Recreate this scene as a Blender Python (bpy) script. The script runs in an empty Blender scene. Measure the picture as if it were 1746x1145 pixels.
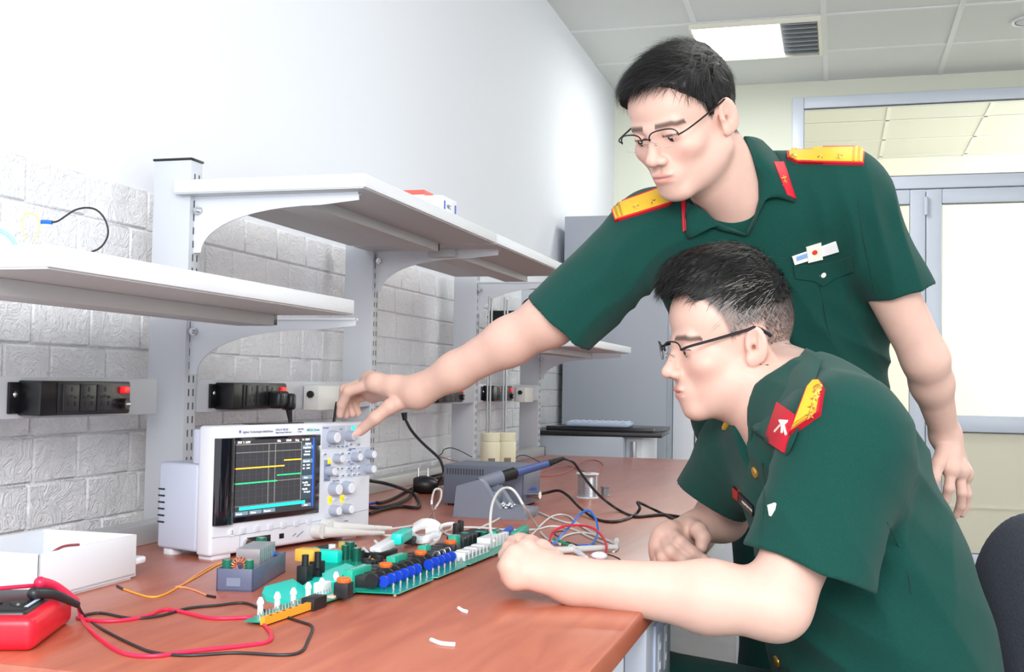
import bpy, bmesh, math, random
import numpy as np
from math import sin, cos, pi, radians, sqrt, atan2
from mathutils import Vector, Matrix, Euler
random.seed(7)
S = bpy.context.scene
COL = S.collection
V = Vector

# ---------------------------------------------------------------- camera, world, lights, exposure
CAM = V((0, 0, 1.033)); FPX = 1950.0; CX, CY = 873.0, 572.5
RC = Matrix.Rotation(radians(15.94), 3, 'Z') @ Matrix.Rotation(radians(92.4), 3, 'X') @ Matrix.Rotation(radians(1.02), 3, 'Z')
cd = bpy.data.cameras.new('camera'); cam = bpy.data.objects.new('camera', cd); COL.objects.link(cam)
cd.sensor_width = 36; cd.lens = 36 * FPX / 1746; cd.clip_start = .02
cam.matrix_world = Matrix.Translation(CAM) @ RC.to_4x4()
S.camera = cam
S.view_settings.view_transform = 'Standard'; S.view_settings.look = 'None'
S.view_settings.gamma = 1; S.view_settings.use_curve_mapping = False
S.view_settings.exposure = 0.48
W = bpy.data.worlds.new('world'); S.world = W; W.use_nodes = True
W.node_tree.nodes['Background'].inputs[0].default_value = (.93, .96, 1, 1)
W.node_tree.nodes['Background'].inputs[1].default_value = 1.05

def area(name, loc, target, size, power, col=(1, 1, 1), sy=None):
    l = bpy.data.lights.new(name, 'AREA'); l.energy = power; l.color = col; l.size = size
    if sy: l.shape = 'RECTANGLE'; l.size_y = sy
    o = bpy.data.objects.new(name, l); COL.objects.link(o); o.location = loc
    d = V(target) - V(loc); o.rotation_euler = d.to_track_quat('-Z', 'Y').to_euler(); return o
area('window_daylight', (1.7, -1.9, 2.2), (-.3, 2.2, 1.0), 1.6, 44, (1, .985, .96))
area('camera_flash', (-.12, -.30, 1.60), (-.2, 2.2, .95), .6, 20)
area('ceiling_lamp_light', (-.45, 5.8, 2.74), (-.45, 5.8, 0), .35, 10, (1, 1, .97))
area('ceiling_lamp_light', (.6, 2.6, 2.74), (.5, 2.6, 0), 1.0, 16, (1, 1, .98))
area('corridor_fill_light', (3.3, 7.9, 2.0), (-.5, 8.2, 1.5), 1.4, 80, (1, 1, .98))  # fill light added out of view to brighten the corridor, no fixture there

def ray(px, py): return RC @ V(((px - CX) / FPX, -(py - CY) / FPX, -1))
def P(px, py, d): return CAM + ray(px, py) * d              # a point of the place, at depth d from the lens
def onp(px, py, ax, v):
    r = ray(px, py); return CAM + r * ((v - CAM[ax]) / r[ax])
TZ = .75
def T(px, py, z=TZ): return onp(px, py, 2, z)

# ---------------------------------------------------------------- materials
def lin(h):
    h = h.lstrip('#'); c = [int(h[i:i + 2], 16) / 255 for i in (0, 2, 4)]
    return tuple(x / 12.92 if x <= .04045 else ((x + .055) / 1.055) ** 2.4 for x in c) + (1,)
MATS = {}
def mat(name, col, rough=.5, metal=0, bump=0, bscale=200, var=0, vscale=8, emit=0, spec=.5, coat=0, trans=0, alpha=1, sub=0):
    if name in MATS: return MATS[name]
    m = bpy.data.materials.new(name); m.use_nodes = True; nt = m.node_tree; b = nt.nodes['Principled BSDF']
    c = lin(col) if isinstance(col, str) else tuple(col) + (1,)
    b.inputs['Base Color'].default_value = c; b.inputs['Roughness'].default_value = rough
    b.inputs['Metallic'].default_value = metal; b.inputs['Specular IOR Level'].default_value = spec
    b.inputs['Coat Weight'].default_value = coat; b.inputs['Transmission Weight'].default_value = trans
    b.inputs['Alpha'].default_value = alpha
    if sub:
        b.inputs['Subsurface Weight'].default_value = sub; b.inputs['Subsurface Radius'].default_value = (.012, .005, .003); b.inputs['Subsurface Scale'].default_value = .6
    if emit: b.inputs['Emission Color'].default_value = c; b.inputs['Emission Strength'].default_value = emit
    if bump or var:
        tc = nt.nodes.new('ShaderNodeTexCoord')
    if bump:
        n = nt.nodes.new('ShaderNodeTexNoise'); n.inputs['Scale'].default_value = bscale; n.inputs['Detail'].default_value = 3
        bp = nt.nodes.new('ShaderNodeBump'); bp.inputs['Strength'].default_value = bump; bp.inputs['Distance'].default_value = .002
        nt.links.new(tc.outputs['Object'], n.inputs['Vector']); nt.links.new(n.outputs['Fac'], bp.inputs['Height']); nt.links.new(bp.outputs['Normal'], b.inputs['Normal'])
    if var:
        n = nt.nodes.new('ShaderNodeTexNoise'); n.inputs['Scale'].default_value = vscale; n.inputs['Detail'].default_value = 5
        r = nt.nodes.new('ShaderNodeValToRGB'); r.color_ramp.elements[0].position = .3; r.color_ramp.elements[1].position = .7
        r.color_ramp.elements[0].color = tuple(x * (1 - var) for x in c[:3]) + (1,); r.color_ramp.elements[1].color = tuple(min(1, x * (1 + var * .6)) for x in c[:3]) + (1,)
        nt.links.new(tc.outputs['Object'], n.inputs['Vector']); nt.links.new(n.outputs['Fac'], r.inputs['Fac']); nt.links.new(r.outputs['Color'], b.inputs['Base Color'])
    MATS[name] = m; return m

# ---------------------------------------------------------------- objects
def tag(o, label=None, cat=None, group=None, kind=None):
    if label: o['label'] = label
    if cat: o['category'] = cat
    if group: o['group'] = group
    if kind: o['kind'] = kind
    return o
def thing(name, label, cat, loc=(0, 0, 0), rz=0, group=None):
    o = bpy.data.objects.new(name, None); COL.objects.link(o); o.location = loc; o.rotation_euler = (0, 0, rz)
    o.empty_display_size = .05
    return tag(o, label, cat, group)
def frame(o):                                               # local frame of a root (no scale)
    return Matrix.Translation(o.location) @ o.rotation_euler.to_matrix().to_4x4()
def copy_tree(o, parent=None):
    c = o.copy(); COL.objects.link(c); c.parent = parent
    for ch in list(o.children): copy_tree(ch, c)
    return c

def catmull(pts, n=8, closed=False):
    pts = [V(p) for p in pts]
    if len(pts) < 3: return pts
    out = []; N = len(pts); rng = N if closed else N - 1
    g = (lambda i: pts[i % N]) if closed else (lambda i: pts[max(0, min(N - 1, i))])
    for i in range(rng):
        a, b, c, d = g(i - 1), g(i), g(i + 1), g(i + 2)
        for k in range(n):
            t = k / n
            out.append(.5 * ((2 * b) + (c - a) * t + (2 * a - 5 * b + 4 * c - d) * t * t + (3 * b - a - 3 * c + d) * t ** 3))
    if not closed: out.append(pts[-1])
    return out
def perp(d):
    d = d.normalized(); a = V((0, 0, 1)) if abs(d.z) < .9 else V((1, 0, 0))
    x = d.cross(a).normalized(); return x, x.cross(d).normalized()

class MB:
    def __init__(s): s.bm = bmesh.new()
    def box(s, c, sz, bev=0, rot=None, seg=2):
        b = bmesh.new(); bmesh.ops.create_cube(b, size=1)
        for v in b.verts: v.co = V((v.co.x * sz[0], v.co.y * sz[1], v.co.z * sz[2]))
        if bev: bmesh.ops.bevel(b, geom=b.edges[:], offset=bev, segments=seg, profile=.5, affect='EDGES')
        M = Matrix.Translation(c) @ (rot.to_4x4() if rot is not None else Matrix.Identity(4))
        b.transform(M); s._add(b); return s
    def bb(s, lo, hi, bev=0, seg=2):
        lo, hi = V(lo), V(hi); return s.box((lo + hi) / 2, [max(1e-5, abs(x)) for x in (hi - lo)], bev, seg=seg)
    def _add(s, b):
        me = bpy.data.meshes.new('t'); b.to_mesh(me); b.free(); s.bm.from_mesh(me); bpy.data.meshes.remove(me)
    def raw(s, vs, fs):
        bv = [s.bm.verts.new(v) for v in vs]
        for f in fs:
            try: s.bm.faces.new([bv[i] for i in f])
            except ValueError: pass
        return s
    def cyl(s, p0, p1, r0, r1=None, n=20, cap=True):
        p0, p1 = V(p0), V(p1); r1 = r0 if r1 is None else r1; x, y = perp(p1 - p0); vs = []
        for p, r in ((p0, r0), (p1, r1)):
            for i in range(n): a = 2 * pi * i / n; vs.append(p + (x * cos(a) + y * sin(a)) * r)
        fs = [(i, (i + 1) % n, n + (i + 1) % n, n + i) for i in range(n)]
        if cap: fs += [tuple(range(n - 1, -1, -1)), tuple(range(n, 2 * n))]
        return s.raw(vs, fs)
    def tube(s, pts, r, n=8, sm=6, cap=True, r2=None, closed=False):
        pts = catmull(pts, sm, closed) if sm > 1 else [V(p) for p in pts]
        N = len(pts); vs = []; t0 = (pts[1] - pts[0]).normalized(); x, y = perp(t0)
        for k, p in enumerate(pts):
            t = (pts[min(k + 1, N - 1)] - pts[max(k - 1, 0)])
            if closed: t = pts[(k + 1) % N] - pts[k - 1]
            t = t.normalized() if t.length > 1e-9 else t0
            x = (x - t * x.dot(t)); x = x.normalized() if x.length > 1e-6 else perp(t)[0]; y = t.cross(x)
            if callable(r): rr = r(k / max(1, N - 1))
            else: rr = r if r2 is None else r + (r2 - r) * k / max(1, N - 1)
            for i in range(n): a = 2 * pi * i / n; vs.append(p + (x * cos(a) + y * sin(a)) * rr)
        fs = []
        for k in range(N if closed else N - 1):
            k2 = (k + 1) % N
            for i in range(n): j = (i + 1) % n; fs.append((k * n + i, k * n + j, k2 * n + j, k2 * n + i))
        if cap and not closed: fs += [tuple(range(n - 1, -1, -1)), tuple(range((N - 1) * n, N * n))]
        return s.raw(vs, fs)
    def lathe(s, prof, c=(0, 0, 0), axis=(0, 0, 1), n=28):
        c = V(c); ax = V(axis).normalized(); x, y = perp(ax); vs = []
        for r, z in prof:
            for i in range(n): a = 2 * pi * i / n; vs.append(c + ax * z + (x * cos(a) + y * sin(a)) * max(r, 1e-5))
        fs = []
        for k in range(len(prof) - 1):
            for i in range(n): j = (i + 1) % n; fs.append((k * n + i, k * n + j, (k + 1) * n + j, (k + 1) * n + i))
        return s.raw(vs, fs)
    def prism(s, poly, h0, h1, M=None):                       # poly in xy extruded along z
        n = len(poly); vs = [V((x, y, h0)) for x, y in poly] + [V((x, y, h1)) for x, y in poly]
        if M is not None: vs = [M @ v for v in vs]
        return s.raw(vs, [tuple(range(n - 1, -1, -1)), tuple(range(n, 2 * n))] + [(i, (i + 1) % n, n + (i + 1) % n, n + i) for i in range(n)])
    def ball(s, c, r, rot=None, n=16):
        b = bmesh.new(); bmesh.ops.create_uvsphere(b, u_segments=n, v_segments=max(6, n * 2 // 3), radius=1)
        r = (r, r, r) if not hasattr(r, '__len__') else r
        b.transform(Matrix.Translation(c) @ (rot.to_4x4() if rot is not None else Matrix.Identity(4)) @ Matrix.Diagonal((*r, 1))); s._add(b); return s
    def build(s, name, m, parent=None, world=False, label=None, kind=None, ang=38, flat=False):
        me = bpy.data.meshes.new(name)
        if world and parent is not None:
            M = frame(parent)
            q = parent.parent
            while q is not None: M = frame(q) @ M; q = q.parent
            s.bm.transform(M.inverted())
        bmesh.ops.recalc_face_normals(s.bm, faces=s.bm.faces[:])
        s.bm.to_mesh(me); s.bm.free()
        if not flat:
            me.polygons.foreach_set('use_smooth', [True] * len(me.polygons)); me.set_sharp_from_angle(angle=radians(ang))
        me.materials.append(m)
        o = bpy.data.objects.new(name, me); COL.objects.link(o); o.parent = parent
        if label: o['label'] = label
        if kind: o['kind'] = kind
        return o
def box_obj(name, m, lo, hi, bev=0, **k): return MB().bb(lo, hi, bev).build(name, m, **k)
def origin_to(o, loc):                                       # move the origin of a single-mesh thing to its base
    o.data.transform(Matrix.Translation(-V(loc))); o.location = loc; return o
def solo(name, mb, m, label, cat, group=None, kind=None):
    o = mb.build(name, m); co = [v.co for v in o.data.vertices]
    lo = V((sum(c.x for c in co) / len(co), sum(c.y for c in co) / len(co), min(c.z for c in co)))
    origin_to(o, lo); return tag(o, label, cat, group, kind)
def text(name, s, size, m, parent, loc, rot=(pi / 2, 0, 0), ext=.0002, align='LEFT', bold=0, world=None):
    cu = bpy.data.curves.new('t', 'FONT'); cu.body = s; cu.size = size; cu.extrude = ext; cu.align_x = align; cu.offset = bold
    cu.resolution_u = 3
    o = bpy.data.objects.new('t', cu); COL.objects.link(o)
    dg = bpy.context.evaluated_depsgraph_get(); me = bpy.data.meshes.new_from_object(o.evaluated_get(dg))
    bpy.data.objects.remove(o); bpy.data.curves.remove(cu)
    M = world if world is not None else Matrix.Translation(loc) @ Euler(rot).to_matrix().to_4x4()
    me.transform(M); me.materials.clear(); me.materials.append(m); me.name = name
    r = bpy.data.objects.new(name, me); COL.objects.link(r); r.parent = parent; return r

# palette
m_wall = mat('painted_wall', '#e4e7ee', .9)
m_wallback = mat('pale_green_wall', '#e0e3d4', .9)
m_grey = mat('powder_coated_grey', '#c6cad1', .45, bump=.05, bscale=900)
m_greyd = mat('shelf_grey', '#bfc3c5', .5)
m_light = mat('light_grey_laminate', '#d9dde4', .4)
m_blackp = mat('black_plastic', '#17181b', .35)
m_blackm = mat('matte_black', '#1c1c1e', .6)
m_rubber = mat('black_rubber', '#1b1b1c', .5)
m_chrome = mat('chrome', '#c8c8cc', .25, 1)
m_white = mat('white_plastic', '#e6e8ee', .4)
m_offwhite = mat('off_white_plastic', '#d9dce4', .45)
m_whitec = mat('white_cable_jacket', '#d8d8d6', .4)
m_red = mat('red_plastic', '#e8123a', .4)
m_redw = mat('red_wire', '#c8282e', .4)
m_pvc = mat('white_pvc', '#d6deec', .35)
# ================================================================ ROOM
WX = -1.30; BY = 6.72; CZ = 2.8; RX = 3.6
st = dict(kind='structure')
def struct(name, mb, m, parent=None): return mb.build(name, m, parent, kind='structure' if parent is None else None)
# floor
mf = mat('floor_tile', '#8b8a86', .25, var=.12, vscale=3)
struct('floor', MB().bb((WX - .1, -.2, -.08), (RX, BY + .1, 0)), mf)
struct('floor_corridor', MB().bb((-1.5, BY + .1, -.08), (RX, 9.2, 0)), mat('corridor_floor', '#d6c9a8', .3))
struct('wall_left', MB().bb((WX - .1, -.2, 0), (WX, BY + .1, CZ)), m_wall)
# foam bricks on the left wall: individual bevelled bricks merged into the wall cladding surface
def brick_panel():
    mb = MB(); rnd = random.Random(3); h = .0775; z = 1.395; row = 0
    while z > .35:
        y = .2 + (row % 2) * .07; k = 0
        while y < 5.55:
            w = rnd.choice((.155, .155, .115, .19)); y1 = min(y + w, 5.56)
            g = .0035
            mb.box(((WX + .003), (y + y1) / 2, z - h / 2), (.012, y1 - y - g, h - g), .003, seg=1)
            y = y1
        z -= h; row += 1
    mb.bb((WX - .002, .2, .35), (WX + .0035, 5.56, 1.395))
    return mb
mbk = mat('foam_brick_white', '#f0f1f4', .7)
nt = mbk.node_tree; b = nt.nodes['Principled BSDF']; tc = nt.nodes.new('ShaderNodeTexCoord')
mp = nt.nodes.new('ShaderNodeMapping'); mp.inputs['Scale'].default_value = (1, 1, 1.15)
no = nt.nodes.new('ShaderNodeTexNoise'); no.inputs['Scale'].default_value = 26; no.inputs['Detail'].default_value = 6; no.inputs['Distortion'].default_value = 1.6; no.inputs['Roughness'].default_value = .55
vo = nt.nodes.new('ShaderNodeTexVoronoi'); vo.inputs['Scale'].default_value = 34; vo.feature = 'SMOOTH_F1'
mx = nt.nodes.new('ShaderNodeMath'); mx.operation = 'ADD'
bp = nt.nodes.new('ShaderNodeBump'); bp.inputs['Strength'].default_value = .5; bp.inputs['Distance'].default_value = .010
nt.links.new(tc.outputs['Object'], mp.inputs['Vector']); nt.links.new(mp.outputs[0], no.inputs['Vector']); nt.links.new(no.outputs['Color'], vo.inputs['Vector'])
vo.inputs['Scale'].default_value = 7
nt.links.new(no.outputs['Fac'], mx.inputs[0]); nt.links.new(vo.outputs['Distance'], mx.inputs[1])
nt.links.new(mx.outputs[0], bp.inputs['Height']); nt.links.new(bp.outputs['Normal'], b.inputs['Normal'])
struct('trim_1', brick_panel(), mbk)
# back wall with openings (door unit from x .0-, transom)
DX0, DX1, DZ1 = -.262, 2.9, 2.705
wb = MB()
wb.bb((WX, BY, 0), (-.262, BY + .12, CZ)).bb((-.262, BY, DZ1), (RX, BY + .12, CZ)).bb((DX1, BY, 0), (RX, BY + .12, DZ1))
struct('wall_back', wb, m_wallback)
struct('wall_right', MB().bb((RX, 4.2, 0), (RX + .1, 9.2, CZ)), m_wallback)
struct('wall_corridor', MB().bb((-1.5, 9.1, 0), (RX, 9.2, CZ)), mat('corridor_wall_cream', '#f6f4ec', .85))
struct('wall_corridor_left', MB().bb((-1.5, BY + .12, 0), (-1.4, 9.1, CZ)), mat('corridor_wall_cream', '#f6f4ec', .85))
# ceiling slab with T-bar grid
mt = mat('ceiling_tile', '#dcdedc', .95, bump=.15, bscale=300)
cl = MB().bb((WX - .1, -.2, CZ), (RX, BY + .12, CZ + .06))
struct('ceiling', cl, mt)
mbar = mat('ceiling_grid_bar', '#e4e6e6', .5); gp = mat('grid_shadow_gap', '#8d918f', .8)
k = 1
for y in [6.12, 5.52, 4.92, 4.32]:
    struct('trim_%d' % (k + 1), MB().bb((WX, y - .011, CZ - .004), (RX, y + .011, CZ)).bb((WX, y - .0125, CZ - .0015), (RX, y + .0125, CZ)), gp if 0 else mbar); k += 1
for x in [-.68, -.075, .535, 1.14]:
    struct('trim_%d' % (k + 1), MB().bb((x - .013, 3.5, CZ - .0045), (x + .013, BY, CZ)), mbar); k += 1
struct('ceiling_corridor', MB().bb((-1.5, BY + .12, CZ), (RX, 9.2, CZ + .05)), mt)
for y in (7.2, 7.8, 8.4, 9.0):
    struct('trim_%d' % (k + 1), MB().bb((-1.4, y - .012, CZ - .004), (RX, y + .012, CZ)), mbar); k += 1
for x in (.3, .9, 1.5):
    struct('trim_%d' % (k + 1), MB().bb((x - .012, BY + .12, CZ - .004), (x + .012, 9.1, CZ)), mbar); k += 1
struct('baseboard_left', MB().bb((WX, .2, 0), (WX + .012, BY, .09)), mat('baseboard_white', '#cfd2d2', .5))
# recessed ceiling light: white lit opal panel with an unlit louvred end
lt = thing('ceiling_light', 'recessed ceiling panel light, lit white with grey louvred end', 'ceiling light', (-.40, 5.82, CZ - .03))
me_l = mat('lit_panel', '#ffffff', .5, emit=2.2)
MB().bb((-.30, -.285, .012), (.115, .285, .026)).build('diffuser', me_l, lt)
lv = MB()
for i in range(8):
    yy = -.27 + i * .072
    lv.bb((.125, yy, .004), (.292, yy + .012, .028))
lv.bb((.118, -.28, .024), (.297, .28, .028))
lv.build('louvre', mat('louvre_grey', '#8f9499', .4, .6), lt)
fr = MB()
for a in ((-.31, -.30, .297, -.285), (-.31, .285, .297, .30), (-.31, -.285, -.30, .285), (.297, -.30, .312, .30)):
    fr.bb((a[0], a[1], 0.004), (a[2], a[3], .03))
fr.build('frame', mat('light_frame', '#e9e6d8', .4), lt)
dl = thing('downlight', 'small round recessed downlight at right edge of tiled ceiling', 'ceiling light', (.86, 5.82, CZ - .02))
MB().lathe([(.062, .0195), (.078, .0195), (.08, .012), (.074, .008), (.062, .012)], n=32).build('trim_ring', m_white, dl)
MB().lathe([(.0, .012), (.055, .012), (.062, .0195), (0, .0195)], n=32).build('lamp_face', mat('downlight_grey', '#9aa0a8', .3), dl)

# ---- glazed door unit with transom in the back wall (real profiles)
yF, yB = BY - .02, BY + .06
def bar(mb, x0, x1, z0, z1, bev=.006): mb.bb((x0, yF, z0), (x1, yB, z1), bev)
mg = mat('clear_glass', '#f4f7f2', .03, trans=1, spec=.4)
mg.node_tree.nodes['Principled BSDF'].inputs['IOR'].default_value = 1.05
w = thing('window_1', None, None, (0, 0, 0)); del_keys = 0; w['kind'] = 'structure'
mb = MB(); bar(mb, -.262, -.197, 2.16, 2.705); bar(mb, -.197, DX1, 2.64, 2.705); bar(mb, -.197, DX1, 2.16, 2.232)
mb.build('window_frame', m_pvc, w)
MB().bb((-.197, BY + .015, 2.232), (DX1, BY + .021, 2.64)).build('window_pane', mg, w)
# dark rubber gaskets
gk = mat('gasket_dark', '#4a4e55', .6)
g = MB()
for z in (2.637, 2.235): g.bb((-.197, yF + .012, z - .002), (DX1, yF + .02, z + .002))
g.bb((-.199, yF + .012, 2.232), (-.195, yF + .02, 2.64)); g.build('window_gasket', gk, w)
def leaf(n, x0, x1, zt, handle):
    d = thing('door_%d' % n, None, None, (0, 0, 0)); d['kind'] = 'structure'
    mb = MB(); s = .082
    bar(mb, x0, x0 + s, 0.02, zt, .008); bar(mb, x1 - s, x1, 0.02, zt, .008)
    bar(mb, x0 + s, x1 - s, zt - .082, zt, .008); bar(mb, x0 + s, x1 - s, .815, .905, .008); bar(mb, x0 + s, x1 - s, .05, .155, .008)
    mb.build('door_frame', m_pvc, d)
    MB().bb((x0 + s, BY + .015, .905), (x1 - s, BY + .021, zt - .082)).build('door_pane', mg, d)
    p = MB(); p.bb((x0 + s, BY + .01, .155), (x1 - s, BY + .03, .815)); p.bb((x0 + s, BY + .004, .40), (x1 - s, BY + .01, .412))
    p.build('door_panel', mat('cream_panel', '#ebe5cf', .5), d)
    q = MB()
    for z in (zt - .083, .903, .813, .157): q.bb((x0 + s, yF + .012, z - .002), (x1 - s, yF + .02, z + .002))
    for x in (x0 + s, x1 - s): q.bb((x - .002, yF + .012, .155), (x + .002, yF + .02, .815)); q.bb((x - .002, yF + .012, .905), (x + .002, yF + .02, zt - .082))
    q.build('door_gasket', gk, d)
    return d
leaf(1, -.25, .462, 2.155, 0); leaf(2, .466, 1.30, 2.155, 1); leaf(3, 1.304, 2.14, 2.155, 1); leaf(4, 2.144, 2.9, 2.155, 1)
hg = MB()
for z in (2.06, 1.2, .4): hg.cyl((.464, yF - .012, z - .05), (.464, yF - .012, z + .05), .011, n=12)
hg.build('door_hinge', m_pvc, bpy.data.objects['door_2'])

# ================================================================ WORKBENCH
X0, X1, Y0, Y1 = -1.215, -.235, .955, 4.505
md = bpy.data.materials.new('cherry_laminate'); md.use_nodes = True; nt = md.node_tree; b = nt.nodes['Principled BSDF']
tc = nt.nodes.new('ShaderNodeTexCoord'); mp = nt.nodes.new('ShaderNodeMapping'); mp.inputs['Scale'].default_value = (9, 1.1, 4)
no = nt.nodes.new('ShaderNodeTexNoise'); no.inputs['Scale'].default_value = 4; no.inputs['Detail'].default_value = 8; no.inputs['Distortion'].default_value = .8
rp = nt.nodes.new('ShaderNodeValToRGB'); rp.color_ramp.elements[0].position = .3; rp.color_ramp.elements[1].position = .75
rp.color_ramp.elements[0].color = lin('#a4543f'); rp.color_ramp.elements[1].color = lin('#b9694d')
n2 = nt.nodes.new('ShaderNodeTexNoise'); n2.inputs['Scale'].default_value = 3; n2.inputs['Detail'].default_value = 6
r2 = nt.nodes.new('ShaderNodeMapRange'); r2.inputs[3].default_value = .24; r2.inputs[4].default_value = .42
nt.links.new(tc.outputs['Object'], mp.inputs[0]); nt.links.new(mp.outputs[0], no.inputs['Vector']); nt.links.new(no.outputs['Fac'], rp.inputs['Fac'])
nt.links.new(rp.outputs['Color'], b.inputs['Base Color']); nt.links.new(tc.outputs['Object'], n2.inputs['Vector']); nt.links.new(n2.outputs['Fac'], r2.inputs[0]); nt.links.new(r2.outputs[0], b.inputs['Roughness'])
b.inputs['Specular IOR Level'].default_value = .9; b.inputs['Coat Weight'].default_value = .3; b.inputs['Coat Roughness'].default_value = .3
bench = thing('workbench', 'long cherry-red laminate workbench on light grey metal frame', 'workbench', ((X0 + X1) / 2, Y0, 0))
MB().bb((X0, Y0, TZ - .03), (X1, Y1, TZ), .0025).build('bench_top', md, bench, world=True)
u = MB()
u.bb((X0 + .03, Y0 + .03, TZ - .10), (X1 - .045, Y0 + .07, TZ - .03)).bb((X0 + .03, Y1 - .08, TZ - .10), (X1 - .045, Y1 - .03, TZ - .03))
u.bb((X1 - .075, Y0 + .03, TZ - .105), (X1 - .03, Y1 - .03, TZ - .03), .002).bb((X0 + .03, Y0 + .03, TZ - .10), (X0 + .07, Y1 - .03, TZ - .03))
u.build('apron_frame', m_light, bench, world=True)
for y in (Y0 + .06, 1.82, 2.72, 3.6, Y1 - .1):
    for x in (X0 + .06, X1 - .13):
        if x > -1 and 1.5 < y < 4: continue
        MB().bb((x, y, 0), (x + .05, y + .05, TZ - .10), .003).build('leg', m_light, bench, world=True)
MB().bb((X0 + .075, Y0 + .1, .04), (X0 + .09, Y1 - .1, TZ - .11)).build('darkening_panel', mat('dark_panel', '#2c2d30', .7), bench, world=True)  # made-up panel, added so the space under the bench looks dark
# under-bench pedestal and hanging socket panel by the near leg
so = thing('outlet_box', 'grey metal outlet box hung under the bench top edge', 'outlet box', (X1 - .030, 1.50, TZ - .140))
MB().bb((.001, -.02, 0), (.030, .20, .112), .003).build('housing', mat('outlet_box_grey', '#a9b0bb', .45), so)
MB().bb((.030, .03, .012), (.034, .16, .105), .001).build('face_plate', mat('panel_blue_grey', '#a7b0c6', .4), so)
for i in range(2):
    q = MB(); q.bb((.034, .050 + i * .055, .03), (.0355, .075 + i * .055, .09), .001); q.build('outlet', m_greyd, so)
    q = MB()
    for zz in (.042, .068): q.bb((.0352, .058 + i * .055, zz), (.0362, .067 + i * .055, zz + .009))
    q.build('outlet_slot', m_white, so)
pd = thing('drawer_pedestal', 'light grey drawer pedestal under the near end of the bench', 'cabinet', ((X0 + X1) / 2, 1.2, 0))
MB().bb((X0 + .35, .98, .05), (X1 - .09, 1.30, TZ - .11), .003).build('body', m_light, pd, world=True)
for i in range(3): 
    dr = MB().bb((X1 - .09, .99, .06 + i * .19), (X1 - .075, 1.29, .235 + i * .19), .002).build('drawer', m_light, pd, world=True)
    MB().bb((X1 - .075, 1.14, .16 + i * .19), (X1 - .06, 1.26, .172 + i * .19), .002).build('handle', m_chrome, dr, world=True)

# back rail along the bench, steel uprights, socket rails
mrail = mat('brushed_aluminium_channel', '#b9bbbd', .35, .35)
rl = thing('cable_channel', 'low grey metal channel along the back of the bench', 'cable channel', (-1.14, Y0, TZ))
MB().bb((-1.165, Y0, TZ), (-1.125, Y1 - .06, TZ + .035), .002).build('channel', mrail, rl, world=True)
MB().bb((-1.166, Y1 - .06, TZ), (-1.124, Y1 - .052, TZ + .036), .001).build('end_cap', m_blackp, rl, world=True)

PY = [.965, 1.857, 2.725, 3.60, 4.44]
plab = ['', 'tall grey upright post, nearest in view, with shelf bracket slots', 'second grey upright post, behind the reaching hand', 'third grey upright post, left of the two thin steel rods', 'farthest grey upright post, partly behind the forearm']
def upright(i, y):
    top = 1.437 if i in (1,) else 1.415
    if i == 3: top = 1.415
    t = thing('upright_post', plab[i], 'post', (-1.19, y + .02, TZ), group='shelf uprights')
    MB().bb((-.042, -.02, 0), (.036, .020, top - TZ), .0015).build('post', m_grey, t)
    MB().bb((-.044, -.0215, top - TZ), (.038, .0215, top - TZ + .004), .0005).build('cap', m_blackp, t)
    s = MB(); z = .05
    while z < top - TZ - .02:
        for yy in (-.006, .009): s.bb((.0355, yy - .0018, z), (.0365, yy + .0018, z + .013))
        z += .025
    s.build('slot_row', mat('slot_dark', '#4d5158', .7), t)
    return t
for i in range(1, 5): upright(i, PY[i])
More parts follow.
